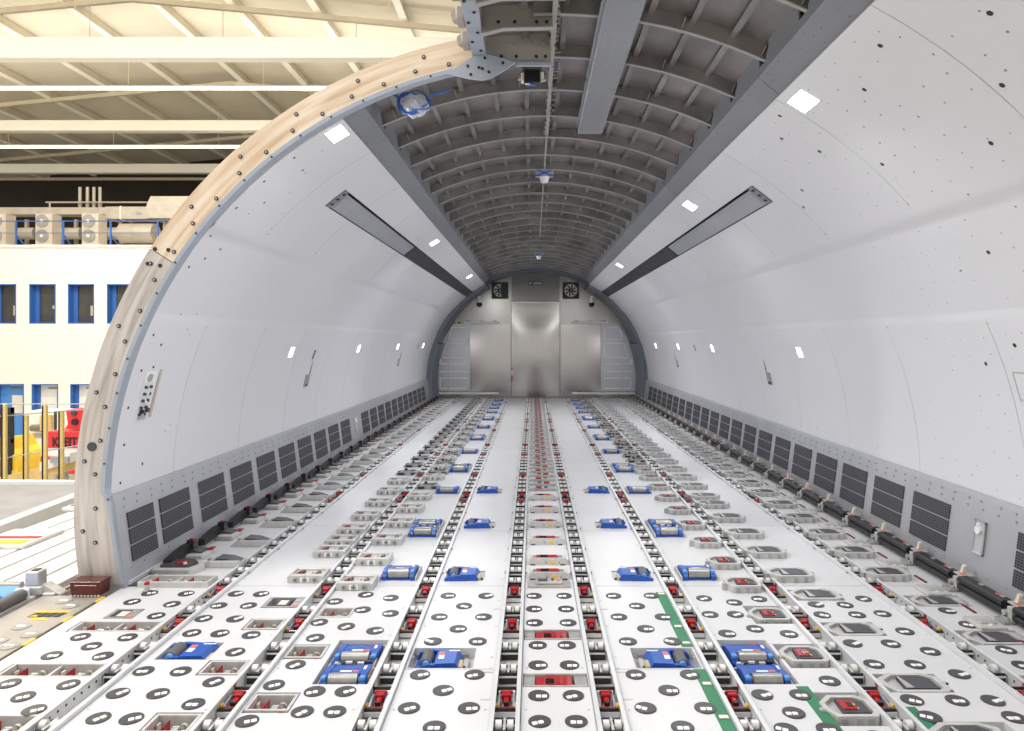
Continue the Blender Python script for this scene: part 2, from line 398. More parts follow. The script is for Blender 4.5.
# ------------------------------------------------------------------ roller discs
disc = MB(); disc.cyl((0,0,.0015), .045, .004, 'disc', 'z', 28); disc.cyl((0,0,.0040), .043, .002, 'disc', 'z', 28, .041)
disc_me = disc.mesh('disc_plate')
def nub(x):
    b = MB(); b.box(x-.0105, x+.0105, -.011, .011, .003, .0075, 'nub', .002); b.cyl((x, 0, .003), .0065, .021, 'nub', 'x', 10); return b.mesh('castor_roller')
nubs = [nub(-.0125), nub(.0125)]
DISCS = {0: [(-2.269,4.143),(-2.05,4.137),(-2.294,4.006),(-2.048,3.971),(-2.047,3.803),(-2.284,3.533),(-2.043,3.528),(-2.161,3.426),(-2.285,3.325),(-2.039,3.319),(-2.284,3.053),(-2.02,3.044),(-2.141,2.94),(-2.02,2.834)],
 1: [(-1.755,4.134),(-1.605,4.13),(-1.773,3.95),(-1.605,3.95),(-1.772,3.766),(-1.60,3.76),(-1.745,3.58),(-1.599,3.575),(-1.432,3.556),(-1.43,3.362),(-1.763,3.169),(-1.593,3.166),(-1.40,3.068),(-1.76,2.969),(-1.589,2.966),(-1.398,2.882),(-1.722,2.774),(-1.589,2.77)],
 2: [(-.984,4.119),(-.825,4.067),(-1.135,4.012),(-.946,3.889),(-.781,3.836),(-1.135,3.717),(-.977,3.662),(-.814,3.608),(-1.096,3.523),(-1.096,3.232),(-1.125,3.041),(-.931,2.985),(-.80,2.985),(-.93,2.822),(-.799,2.822),(-1.124,2.752)],
 3: [(-.497,4.103),(-.275,4.10),(-.389,3.944),(-.507,3.788),(-.268,3.788),(-.388,3.632),(-.497,3.48),(-.275,3.48),(-.506,3.134),(-.262,3.134),(-.384,2.994),(-.505,2.850),(-.261,2.850),(-.382,2.709)],
 4: [(.006,4.10),(.182,4.10),(.006,3.90),(.184,3.90),(.008,3.71),(.186,3.71),(.023,3.437),(.166,3.437),(.023,3.226),(.168,3.226),(.024,2.95),(.17,2.95),(.026,2.75),(.17,2.75)],
 6: [(.992,4.06),(1.149,3.997),(1.309,4.051),(.967,3.822),(1.105,3.822),(1.152,3.632),(.991,3.573),(1.305,3.568),(1.304,3.077),(.968,2.956),(1.129,2.956),(1.048,2.814),(.973,2.694),(1.136,2.694),(1.30,2.64)],
 7: [(1.603,3.965),(1.914,4.054),(1.765,3.959),(1.577,3.817),(1.767,3.817),(1.914,3.833),(1.913,3.601),(1.578,3.456),(1.765,3.454),(1.912,3.369),(1.576,3.236),(1.763,3.232),(1.911,3.138),(1.578,2.914),(1.763,2.91),(1.911,2.909),(1.577,2.783),(1.911,2.779)],
 8: [(2.293,3.875),(2.290,3.684),(2.287,3.385),(2.255,3.224)]}
DISCS[5] = [(mir(x), y) for x, y in DISCS[3]]
FILES = {0: (-2.28, -2.14, -2.04), 1: (-1.76, -1.60, -1.42), 2: (-1.12, -.95, -.80), 3: (-.50, -.385, -.27), 4: (.01, .18), 5: (.467, .582, .697), 6: (.975, 1.13, 1.305), 7: (1.58, 1.765, 1.912), 8: (2.28,)}
FN = {3: ('doorway-side', 'middle', 'guide-side'), 2: ('doorway-side', 'guide-side'), 1: ('only',)}
for li, pts in DISCS.items():
    fc = FILES[li]; files = {}
    for p in pts: files.setdefault(min(range(len(fc)), key=lambda k: abs(fc[k]-p[0])), []).append(p)
    for fk, ps in files.items():
        for k, (x, y) in enumerate(sorted(ps, key=lambda p: p[1])):
            # rollers self-align: most lie square, some are swung round
            a = random.choice([0, 0, 0, .1, -.5, .5, .35]) if li in (3, 4, 5, 6, 7, 8) else random.choice([.5, .7, .4, .1, .9, 0])
            sh = random.choice([.0, -.012, .012])
            t = thing('roller_disc', 'black roller disc, %s from front, %s file, %s' % (nth(k), FN[len(fc)][fk], LSHORT[li]), 'roller disc', (x, y, 0), 'black discs with white twin rollers', a)
            link('disc_plate', disc_me, t)
            for q in nubs: link('castor_roller', q, t, (sh, -.012, 0))

# ------------------------------------------------------------------ power drive units
def placard(mb, x0, x1, y0, y1, z, c1='white', c2='orange'):
    mb.box(x0, x0+(x1-x0)*.62, y0, y1, z, z+.0015, c1); mb.box(x0+(x1-x0)*.66, x1, y0, y1, z, z+.0015, c2)
def drive_half(oy, parts, dz=0.0):
    b = MB(); w = .10
    b.prism([(oy-.095, -.045), (oy+.085, -.045), (oy+.085, .006), (oy-.005, .022), (oy-.03, .018), (oy-.03, -.02), (oy-.095, -.02)], -w*.72, w*.72, 'blue', 'x')
    for s in (-1, 1):
        b.prism([(oy-.10, -.045), (oy+.085, -.045), (oy+.08, .012), (oy-.02, .026), (oy-.075, .022), (oy-.10, -.005)], s*.085-.014, s*.085+.014, 'blue', 'x')
    parts.append(('drive_body', b, []))
    r = MB(); r.cyl((0, oy-.062, .004), .032, .128, 'rubber2', 'x', 20); r.cyl((0, oy-.058, .006), .012, .16, 'rollsteel', 'x', 10); parts.append(('drive_roller', r, []))
    for s in (-1, 1):
        l = MB(); l.box(s*.086-.012, s*.086+.012, oy-.088, oy-.06, .012, .030, 'ltblue', .004); parts.append(('roller_bracket', l, []))
    p = MB(); placard(p, -.03, .055, oy-.018, oy-.004, .0205); p.box(.072, .084, oy, oy+.035, .0245, .0255, 'white'); parts.append(('placard', p, []))
def drive_kit(double):
    parts = []
    base = MB(); d = .22 if double else .11
    base.box(-.118, .118, -d, d, -.05, -.045, 'grey'); 
    for s in (-1, 1):
        base.box(s*.112-.004, s*.112+.004, -d, d, -.05, -.004, 'house')
        for q in range(6 if double else 3): base.cyl((s*.107, -d+.04+q*.065, -.018), .006, .006, 'grey', 'x', 8)
    base.box(-.118, .118, d-.012, d-.002, -.05, -.003, 'house'); base.box(.03, .08, d-.013, d+.001, -.02, -.002, 'orange')
    parts.append(('mounting_frame', base, []))
    if double:
        drive_half(-.10, parts); drive_half(.115, parts)
        c = MB(); rnd = random.Random(3)
        for k in range(9): c.cyl((-.07+.0175*k, .005+rnd.uniform(-.006, .006), rnd.uniform(-.01, .012)), .009, .03, 'black' if k % 3 else 'grey', 'x', 8)
        c.box(-.09, .09, -.014, .028, -.045, -.01, 'black'); c.box(.098, .104, -.14, .05, -.03, .008, 'tanplate')
        parts.append(('cable_bundle', c, []))
    else: drive_half(.0, parts)
    return lod(parts, 'drive_unit')
DK1, DK2 = drive_kit(False), drive_kit(True)
def drive_cross_kit(sgn):
    """narrow unit turned across the lane: roller lies fore and aft, set to the doorway side (sgn -1) or the other"""
    parts = []; s = sgn
    b = MB(); b.prism([(s*.13, -.045), (-s*.09, -.045), (-s*.11, .0), (-s*.085, .030), (s*.02, .026), (s*.04, .0), (s*.13, -.01)], -.075, .075, 'blue', 'y')
    b.prism([(s*.13, -.045), (-s*.02, -.045), (-s*.02, .026), (s*.05, .030), (s*.12, .018), (s*.135, -.01)], .058, .080, 'blue', 'y')
    b.prism([(s*.13, -.045), (-s*.02, -.045), (-s*.02, .020), (s*.05, .022), (s*.13, .004)], -.080, -.058, 'blue', 'y')
    parts.append(('drive_body', b, []))
    r = MB(); r.cyl((s*.072, 0, .006), .033, .11, 'rubber', 'y', 20); r.cyl((s*.072, 0, .006), .012, .14, 'rollsteel', 'y', 10); parts.append(('drive_roller', r, []))
    l = MB(); l.cyl((s*.068, -.062, .016), .018, .03, 'ltblue', 'y', 12); parts.append(('roller_bracket', l, []))
    t = MB(); t.box(-.125 if s > 0 else .10, -.10 if s > 0 else .125, -.07, .0, -.045, .012, 'tanplate', .004); t.box(-.15 if s > 0 else .12, -.12 if s > 0 else .15, -.05, .06, -.045, -.008, 'grey', .004)
    t.cyl((-s*.13, -.045, -.02), .016, .03, 'black', 'y', 10); parts.append(('motor_end', t, []))
    p = MB(); x0 = -.02 if s > 0 else -.01
    p.box(x0, x0+.03, .015, .045, .0275, .029, 'orange'); p.box(x0+.002, x0+.032, -.03, .01, .0275, .029, 'white'); p.box(-s*.07-.03, -s*.07+.03, .05, .06, .029, .030, 'white'); parts.append(('placard', p, []))
    f = MB(); f.box(-.145, .145, -.098, .098, -.05, -.046, 'house'); f.box(-.145, .145, .088, .098, -.046, -.004, 'house2'); f.box(s*.03 if s > 0 else -.08, s*.08 if s > 0 else -.03, .085, .089, -.022, -.006, 'orange')
    parts.append(('mounting_frame', f, []))
    return lod(parts, 'drive_unit')
DX = {-1: drive_cross_kit(-1), 1: drive_cross_kit(1)}
BL = [(3.275, 1), (4.46, 0), (5.52, 1), (6.92, 0), (8.12, 1), (9.32, 0), (10.65, 1), (11.95, 0), (13.25, 1), (14.4, 0), (15.3, 0), (16.15, 0), (17.25, 0)]
for side, li in ((-1, 2), (1, 6)):
    x = -.842 if side < 0 else mir(-.842)
    for k, (y, dbl) in enumerate(BL):
        place(DK2 if dbl else DK1, 'drive_unit', 'blue %s drive unit, %s from front, %s' % ('double-roller' if dbl else 'single-roller', nth(k), LSHORT[li]), 'drive unit',
              (x, y, -.018 if y < 4 else .030), 'blue drive units in the third lanes', y < 9)
    li = 3 if side < 0 else 5
    x = -.437 if side < 0 else mir(-.437)
    for k, y in enumerate((3.305, 4.43, 5.65, 6.92)):
        place(DX[side], 'drive_unit', 'blue drive unit set crosswise, %s from front, %s' % (nth(k), LSHORT[li]), 'drive unit', (x, y, -.020 if y < 4 else .012), 'blue crosswise drive units beside the centre tracks').scale = (.88, 1, 1)
place(DX[-1], 'drive_unit', 'blue crosswise drive unit among black discs, second lane from the doorway', 'drive unit', (-1.655, 3.38, -.020), 'blue crosswise drive units beside the centre tracks')

# ------------------------------------------------------------------ latches
def latch_recess_kit(w, two=False):
    """latch sunk in the floor: cast frame, red wedge pawl(s), bushed barrel(s)"""
    parts = []; h = w/2
    f = MB(); f.box(-h, h, -.066, -.055, -.05, .003, 'house', .002); f.box(-h, h, .055, .066, -.05, .003, 'house', .002)
    f.box(-h, -h+.012, -.056, .056, -.05, .003, 'house'); f.box(h-.012, h, -.056, .056, -.05, .003, 'house'); f.box(-h, h, -.06, .06, -.05, -.044, 'house2')
    if two: f.box(-.006, .006, -.056, .056, -.05, -.008, 'house')
    parts.append(('latch_frame', f, []))
    for c in ((-w*.25, w*.25) if two else (0,)):
        q = (w*.5 if two else w)*.5
        p = MB(); p.prism([(c-q*.72, -.042), (c-q*.18, -.042), (c-q*.18, .004)], -.03, .02, 'red', 'y'); parts.append(('red_pawl', p, []))
        b = MB(); b.cyl((c+q*.45, .005, -.026), .014, .05, 'gold', 'y', 12); b.cyl((c+q*.45, .012, -.026), .018, .012, 'grey', 'y', 12); b.cyl((c+q*.45, -.042, -.022), .011, .01, 'black', 'y', 10); b.box(c+q*.58, c+q*.74, -.05, -.03, -.044, -.01, 'cream'); parts.append(('bushed_barrel', b, []))
        k = MB(); k.box(c-.01, c+.02, -.01, .03, -.044, -.026, 'house', .003); k.box(c-q*.8, c-q*.72, .02, .045, -.044, -.02, 'cream'); k.cyl((c+.02, .02, -.03), .008, .05, 'rollsteel', 'x', 8); parts.append(('spring_block', k, []))
    if not two:
        p = MB(); p.box(h*.55, h*.8, -.0665, -.064, -.025, -.002, 'orange'); parts.append(('placard', p, []))
    return lod(parts, 'cargo_latch')
LR1, LR2 = latch_recess_kit(.182), latch_recess_kit(.43, True)
for k, (x, y) in enumerate(((-2.18, 2.735), (-2.18, 3.18), (-2.18, 3.667), (-2.18, 4.30))):
    place(LR2, 'cargo_latch', 'wide twin latch with two red wedges, %s from front, %s' % (nth(k), LSHORT[0]), 'cargo latch', (x, y, 0 if y < 4 else .034), 'sunken red-wedge latches')
for li, ps in ((1, ((-1.413, 2.74), (-1.413, 3.205), (-1.413, 3.695))), (2, ((-1.08, 2.898), (-1.088, 3.37), (-1.083, 3.855)))):
    for k, (x, y) in enumerate(ps):
        place(LR1, 'cargo_latch', 'sunken latch with one red wedge, %s from front, %s' % (nth(k), LSHORT[li]), 'cargo latch', (x, y, 0), 'sunken red-wedge latches')
# square pocket with dark block (second lane), narrow pocket (doorway lane)
def pocket(x, y, w, d, lab):
    t = thing('floor_pocket', lab, 'floor pocket', (x, y, 0))
    f = MB(); f.box(-w/2, w/2, -d/2, -d/2+.014, -.05, .003, 'house2'); f.box(-w/2, w/2, d/2-.014, d/2, -.05, .003, 'house2'); f.box(-w/2, -w/2+.02, -d/2, d/2, -.05, .002, 'house2'); f.box(w/2-.05, w/2, -d/2, d/2, -.05, .002, 'house2')
    f.box(-w/2, w/2, -d/2, d/2, -.05, -.042, 'house'); link('pocket_frame', f, t)
    b = MB(); b.box(-.045, .035, -.045, .05, -.042, -.002, 'pad', .004); b.box(-.028, .018, -.03, .035, -.003, .0, 'cream'); link('latch_block', b, t)
    p = MB(); p.box(w/2-.045, w/2-.008, -d/2+.012, -d/2+.035, .002, .0035, 'orange'); p.cyl((w/2-.03, .02, .003), .012, .004, 'grey', 'z', 10); link('placard', p, t)
pocket(-1.422, 4.0, .208, .155, 'square pocket with a dark latch block, second lane from the doorway')
pocket(-2.24, 3.835, .155, .125, 'small pocket with a dark block, lane beside the open doorway')

def latch_raised_kit():
    """raised cast housing with round bosses on its front and a red pawl on top"""
    parts = []
    h = MB()
    h.prism([(-.11, 0), (.11, 0), (.11, .038), (.095, .045), (-.095, .045), (-.11, .038)], -.085, -.045, 'house', 'y')
    h.prism([(-.11, 0), (.11, 0), (.11, .030), (-.11, .030)], -.045, .06, 'house', 'y')
    h.box(-.11, .11, .06, .085, 0, .043, 'house', .004)
    for s in (-1, 1): h.box(s*.102-.008, s*.102+.008, -.05, .065, .0, .044, 'house', .003)
    parts.append(('latch_housing', h, []))
    b = MB()
    for x in (-.062, -.002, .058): b.cyl((x, -.087, .02), .017 if x else .02, .006, 'house2', 'y', 12); b.cyl((x, -.091, .02), .006, .004, 'pad', 'y', 8)
    b.box(-.03, .024, -.089, -.085, .006, .036, 'white', .002); parts.append(('front_boss', b, []))
    p = MB(); p.prism([(-.085, .030), (-.03, .030), (-.03, .046), (-.05, .042)], -.03, .03, 'darkred', 'y'); p.prism([(-.075, .030), (-.05, .030), (-.05, .054)], -.034, -.01, 'red', 'y'); parts.append(('red_pawl', p, []))
    k = MB(); k.cyl((.055, .0, .030), .016, .05, 'gold', 'y', 10); k.cyl((.055, -.028, .034), .010, .012, 'black', 'y', 10); k.box(-.02, .02, -.02, .03, .03, .04, 'grey', .003); parts.append(('bushed_barrel', k, []))
    return lod(parts, 'cargo_latch')
LU = latch_raised_kit()
def latch_dark_kit():
    """low dark latch with open jaws (the far rows)"""
    parts = []
    h = MB(); h.prism([(-.12, 0), (.12, 0), (.12, .03), (.06, .042), (-.06, .040), (-.12, .016)], -.06, .06, 'house2', 'y'); parts.append(('latch_housing', h, []))
    p = MB(); p.prism([(-.10, .030), (.08, .043), (.08, .050), (-.10, .036)], -.045, .03, 'pad', 'y'); p.cyl((-.02, .04, .045), .016, .03, 'black', 'y', 10); parts.append(('dark_pawl', p, []))
    k = MB(); k.box(.05, .1, -.066, -.06, .004, .03, 'pad'); k.box(-.09, -.02, -.066, -.06, .004, .026, 'black'); k.cyl((.09, .03, .04), .012, .02, 'grey', 'z', 8); parts.append(('jaw', k, []))
    return lod(parts, 'cargo_latch')
LD = latch_dark_kit()
def latch_pad_kit(red, w=.25, sink=False):
    """octagonal cast tray with side lugs holding a dark pad, some with a red pawl"""
    parts = []; h = w/2
    f = MB()
    o = [(-h, -.02), (-h*.72, -.082), (h*.80, -.082), (h, -.06), (h, .05), (h*.62, .085), (-h*.5, .085), (-h, .03)]
    i = [(x*.80, y*.78) for x, y in o]; n = 8
    for z0, z1, m in ((0, .040, 'house'),):
        vs = [(x, y, z0) for x, y in o]+[(x, y, z1) for x, y in o]+[(x, y, z1) for x, y in i]+[(x, y, z0+.022) for x, y in i]
        fs = [(a, (a+1) % n, n+(a+1) % n, n+a) for a in range(n)]+[(n+a, n+(a+1) % n, 2*n+(a+1) % n, 2*n+a) for a in range(n)]+[(2*n+a, 2*n+(a+1) % n, 3*n+(a+1) % n, 3*n+a) for a in range(n)]+[tuple(range(3*n, 4*n)), tuple(range(n))[::-1]]
        f.add(vs, fs, m)
    for x in (-h*.45, h*.1, h*.55): f.box(x-.012, x+.012, -.088, -.082, .004, .034, 'house2', .002)
    parts.append(('latch_housing', f, []))
    p = MB(); p.prism([(-h*.35, -.055), (h*.68, -.055), (h*.66, .03), (h*.40, .058), (-h*.28, .058)], .020, .041, 'pad', 'z'); parts.append(('dark_pad', p, []))
    if red:
        r = MB(); r.box(-h*.30, h*.28, -.035, .035, .040, .046, 'red', .003); r.box(-h*.05, h*.14, -.018, .014, .046, .048, 'blackgloss'); r.box(h*.18, h*.24, -.012, .0, .046, .050, 'yellow'); r.box(h*.2, h*.3, -.032, -.022, .041, .045, 'white'); parts.append(('red_pawl', r, []))
    else:
        r = MB(); r.prism([(-h*.34, -.05), (-h*.1, -.05), (-h*.24, .05), (-h*.30, .05)], .041, .043, 'grey', 'z'); parts.append(('pawl_edge', r, []))
    l = MB()
    for s, x in ((-1, -h*1.02), (1, h*1.02)):
        l.cyl((x, -.02 if s < 0 else .0, .018), .018, .036, 'house2', 'z', 10); l.cyl((x, -.02 if s < 0 else .0, .037), .008, .004, 'grey', 'z', 8)
    parts.append(('side_lug', l, []))
    return lod(parts, 'cargo_latch')
LPR, LPG = latch_pad_kit(True, .21), latch_pad_kit(False, .28)
for k, y in enumerate((2.853, 3.33, 3.815)):
    place(LPR, 'cargo_latch', 'sunken dark-pad latch with red pawl, %s from front, %s' % (nth(k), LSHORT[6]), 'cargo latch', (1.283, y, -.030), 'sunken dark-pad latches with red pawls')
for k, y in enumerate((2.655, 3.06, 3.632, 4.115)):
    place(LPG, 'cargo_latch', 'sunken plain dark-pad latch, %s from front, %s' % (nth(k), LSHORT[7]), 'cargo latch', (1.655, y, -.036 if y < 4 else -.03), 'sunken plain dark-pad latches')
for k, y in enumerate((3.04, 3.53, 4.025)):
    place(LPG, 'cargo_latch', 'sunken plain dark-pad latch, %s from front, %s' % (nth(k), LSHORT[8]), 'cargo latch', (2.32, y, -.036), 'sunken plain dark-pad latches')

ROWS = [ # x, first y list then pitch, kit function, row wording, lane
 (-1.405, [4.40, 4.90, 5.16, 5.48, 5.90, 6.38, 6.86, 7.34], .48, lambda k, y: LU if y < 7.6 else LD, 'latch from the front, doorway flank of second track from doorway'),
 (-1.070, [4.27, 4.73, 5.20, 5.67, 6.15, 6.62, 7.09, 7.56], .30, lambda k, y: LU if (y < 7 or k % 2) else LD, 'latch from the front, guide-side flank of second track from doorway'),
 (1.262, [4.23, 4.65, 5.12, 5.60, 6.09, 6.57, 7.05, 7.53], .36, lambda k, y: LPR if (y < 8.2 or k % 3 == 0) else LD, 'latch from the front, doorway flank of second track from black guides'),
 (1.61, [4.41, 4.885, 5.355, 5.83, 6.30, 6.62, 7.09, 7.56, 8.04], .48, lambda k, y: LPG, 'latch from the front, guide-side flank of second track from black guides'),
 (2.22, [4.425, 4.885, 5.345, 5.82, 6.30, 6.78], .46, lambda k, y: LPG, 'grey latch from the front, row beside the track nearest black guides'),
]
for x, ys, pitch, kf, words_ in ROWS:
    ys = list(ys); y = ys[-1]+pitch
    while y < 17.7: ys.append(y); y += pitch
    for k, y in enumerate(ys):
        place(kf(k, y), 'cargo_latch', '%s %s' % (nth(k), words_), 'cargo latch', (x, y, .001), words_+' row', y < 8)

# doorway lane: wedge latches along the first track and black side locks along the wall
def wedge_kit():
    parts = []
    h = MB(); h.box(-.10, .10, -.06, -.046, 0, .046, 'house', .003); h.box(-.10, -.088, -.05, .06, 0, .046, 'house'); h.box(.088, .10, -.05, .06, 0, .03, 'house'); h.box(-.09, .09, -.05, .06, 0, .014, 'house2')
    parts.append(('latch_housing', h, []))
    t = MB(); t.prism([(-.075, .014), (.09, .014), (.09, .028), (.02, .052), (-.06, .058)], -.042, .056, 'pad', 'y'); parts.append(('dark_tongue', t, []))
    l = MB(); l.prism([(-.17, .0), (-.10, .0), (-.10, .040), (-.13, .036)], -.055, -.03, 'house', 'y'); l.cyl((-.13, .02, .02), .016, .04, 'house2', 'z', 8); parts.append(('side_lug', l, []))
    return lod(parts, 'cargo_latch')
LW = wedge_kit()
ys = [4.66, 5.13, 5.66, 6.13]; y = 6.6
while y < 17.7: ys.append(y); y += .47
for k, y in enumerate(ys):
    place(LW, 'cargo_latch', 'white latch with dark tongue, %s from the door frame, first track from doorway' % nth(k), 'cargo latch', (-2.03, y, .001), 'white latches with dark tongues', y < 9)
def side_lock_kit():
    parts = []
    b = MB(); b.box(-.075, .085, -.10, .06, 0, .034, 'house', .004); b.box(-.05, .07, -.105, -.10, .004, .028, 'house2'); parts.append(('lock_base', b, []))
    a = MB(); a.prism([(-.30, .02), (-.10, .03), (.02, .02), (.05, .07), (.03, .09), (-.08, .095), (-.30, .065)], -.080, -.030, 'black', 'x')
    a.prism([(-.05, .02), (.04, .02), (.02, .115), (-.03, .115)], -.06, -.01, 'blackgloss', 'x'); a.prism([(-.03, .034), (.055, .034), (.055, .042), (-.03, .06)], -.05, .05, 'pad', 'y'); parts.append(('black_arm', a, []))
    t = MB(); t.box(-.052, -.026, -.012, .018, .11, .122, 'red', .003); parts.append(('red_tip', t, []))
    p = MB(); p.box(.055, .095, .02, .08, .034, .044, 'red', .003); parts.append(('red_pawl', p, []))
    return lod(parts, 'side_lock')
SL = side_lock_kit()
ys = []; y = 4.86
while y < 17.5: ys.append(y); y += .475
for k, y in enumerate(ys):
    place(SL, 'side_lock', '%s black side lock along the doorway-side wall, counted from the door frame' % nth(k), 'side lock', (-2.33, y, .001), 'black side locks along the doorway-side wall', y < 9)
# first big latch by the door frame
t = thing('cargo_latch', 'large dark-topped latch with red pawl at the foot of the wall by the door frame', 'cargo latch', (-2.30, 4.56, .001))
f = MB(); f.prism([(-.13, -.10), (.12, -.10), (.16, .0), (.10, .11), (-.10, .11), (-.15, .0)], 0, .034, 'house', 'z'); f.box(-.12, .1, -.105, -.1, .003, .03, 'house2'); link('latch_housing', f, t)
p = MB(); p.prism([(-.10, -.055), (.08, -.055), (.11, .02), (.06, .075), (-.06, .075), (-.11, .02)], .034, .05, 'pad', 'z'); link('dark_pad', p, t)
r = MB(); r.prism([(-.02, -.035), (.04, -.035), (.055, .015), (-.005, .02)], .05, .058, 'red', 'z'); r.cyl((.05, -.03, .055), .012, .012, 'cream', 'z', 8); link('red_pawl', r, t)
# red-capped post
t = thing('capped_post', 'short pale post with a red cap at the foot of the door frame', 'post', (-2.30, 4.17, 0))
b = MB(); b.cyl((0, 0, .022), .017, .044, 'house', 'z', 14); b.cyl((0, 0, .002), .026, .006, 'house2', 'z', 14); link('post_body', b, t)
b = MB(); b.cyl((0, 0, .050), .017, .014, 'red', 'z', 14, .014); link('red_cap', b, t)

# centre-lane restraints
def centre_kit():
    parts = []
    h = MB(); h.prism([(-.125, 0), (.125, 0), (.125, .024), (.10, .046), (-.10, .046), (-.125, .024)], -.055, -.042, 'house', 'y')
    h.box(-.125, .125, -.045, .055, 0, .016, 'house2'); h.box(-.125, -.108, -.045, .055, 0, .040, 'house', .003); h.box(.108, .125, -.045, .055, 0, .040, 'house', .003); h.prism([(-.10, 0), (.10, 0), (.10, .034), (-.10, .034)], .045, .056, 'house', 'y')
    for s in (-1, 1): h.box(s*.10-.016, s*.10+.016, -.058, -.055, .0, .007, 'black')
    parts.append(('restraint_housing', h, []))
    r = MB(); r.box(-.078, .068, -.036, .034, .016, .044, 'red', .004); r.box(-.05, .0, -.026, .02, .044, .047, 'blackgloss'); r.box(.01, .05, -.026, .02, .044, .046, 'red'); parts.append(('red_pawl', r, []))
    p = MB(); p.box(.018, .052, -.057, -.0545, .012, .026, 'yellow'); parts.append(('yellow_placard', p, []))
    k = MB(); k.cyl((-.012, -.056, .018), .004, .004, 'pad', 'y', 8); k.cyl((.076, -.056, .018), .004, .004, 'pad', 'y', 8); parts.append(('housing_screw', k, []))
    return lod(parts, 'centre_restraint')
CK = centre_kit()
cys = [4.43, 4.715, 5.175, 5.655, 6.125, 6.595]
for k, y in enumerate(cys):
    place(CK, 'centre_restraint', 'white restraint with red top and yellow placard, %s from the front, narrow centre lane' % nth(k), 'restraint', (CX, y, .001), 'white restraints in the centre lane')
def centre_sunk_kit():
    parts = []
    f = MB(); f.box(-.14, .14, -.060, -.050, -.05, .003, 'grey', .002); f.box(-.14, .14, .050, .060, -.05, .003, 'grey', .002); f.box(-.14, -.09, -.05, .05, -.05, -.006, 'house2'); f.box(.085, .14, -.05, .05, -.05, -.006, 'house2'); f.box(-.14, .14, -.05, .05, -.05, -.044, 'house')
    parts.append(('restraint_frame', f, []))
    r = MB(); r.prism([(-.086, -.044), (.072, -.044), (.072, -.006), (.05, .0), (-.04, .0), (-.05, -.008), (-.086, -.008)], -.04, .042, 'red', 'y'); r.box(-.045, -.005, -.03, .01, -.002, .003, 'blackgloss', .001); r.box(.006, .02, -.03, .03, -.001, .003, 'red'); r.box(.035, .05, -.03, .03, -.001, .002, 'red'); r.box(.072, .08, -.03, -.0, -.044, -.02, 'cream'); parts.append(('red_pawl', r, []))
    return lod(parts, 'centre_restraint')
CS = centre_sunk_kit()
for k, y in enumerate((3.088, 3.565)):
    place(CS, 'centre_restraint', 'sunken restraint with a red body, %s from the front, narrow centre lane' % nth(k), 'restraint', (CX, y, 0), 'sunken restraints in the centre lane')
t = thing('centre_restraint', 'low grey restraint without red, between the discs and white restraints, centre lane', 'restraint', (CX, 4.285, 0))
f = MB(); f.box(-.13, .13, -.05, .05, .0, .012, 'house2', .003); f.box(-.075, .08, -.03, .03, .012, .03, 'grey', .004); link('restraint_housing', f, t)
f = MB(); f.box(-.07, -.01, -.022, .022, .03, .034, 'pad', .002); f.box(.045, .07, -.015, .01, .03, .034, 'orange'); f.cyl((.02, 0, .034), .008, .012, 'pad', 'z', 8); link('grey_pawl', f, t)
def centre_small(s):
    h = MB(); h.box(-.135, .135, -.035, .0, 0, .024, 'house2', .003); h.box(-.03+.04*s, .03+.04*s, -.03, .035, .022, .034, 'red', .003); h.box(-.10, -.05, -.03, .03, .02, .03, 'grey', .003); h.box(.06, .11, -.03, .03, .02, .032, 'grey', .003); h.box(-.02-.03*s, .02-.03*s, -.02, .03, .03, .036, 'pad'); h.cyl((.09*s, 0, .034), .012, .012, 'cream', 'z', 8)
    return h.mesh('centre_restraint')
cs_me = [centre_small(-1), centre_small(1)]
y = 6.98; k = 0
while y < 17.7:
    tag(link('centre_restraint', cs_me[k % 2], None, (CX, y, .001)), '%s small metal restraint with red pawl in the narrow centre lane, counted from the front' % nth(k), 'restraint', 'small restraints in the centre lane')
    y += .235; k += 1

# green tape strips with beige clips
def green(x0, x1, y0, y1, lab, clips):
    t = thing('green_strip', lab, 'floor strip', ((x0+x1)/2, (y0+y1)/2, 0), 'green strips on the floor panels')
    w, d = (x1-x0)/2, (y1-y0)/2
    link('tape', MB().box(-w, w, -d, d, .0, .0016, 'green'), t)
    for c in clips: link('clip', MB().box(-.016, .022, c-.012-(y0+y1)/2, c+.012-(y0+y1)/2, .0016, .006, 'cream', .002), t)
green(.728, .782, 3.42, 4.16, 'longer green strip beside the third roller track from the black guides', (4.13, 3.66, 3.46))
green(.728, .782, 2.35, 3.185, 'green strip in front of the crosswise blue drive, fourth lane from the black guides', (3.05, 2.78, 2.55))
green(1.137, 1.19, 2.35, 3.03, 'green strip in front of the double blue drive, third lane from the black guides', (2.60,))
t = green(1.495, 1.56, 2.70, 2.86, 'short green patch beside a black disc, second lane from the black guides', ())

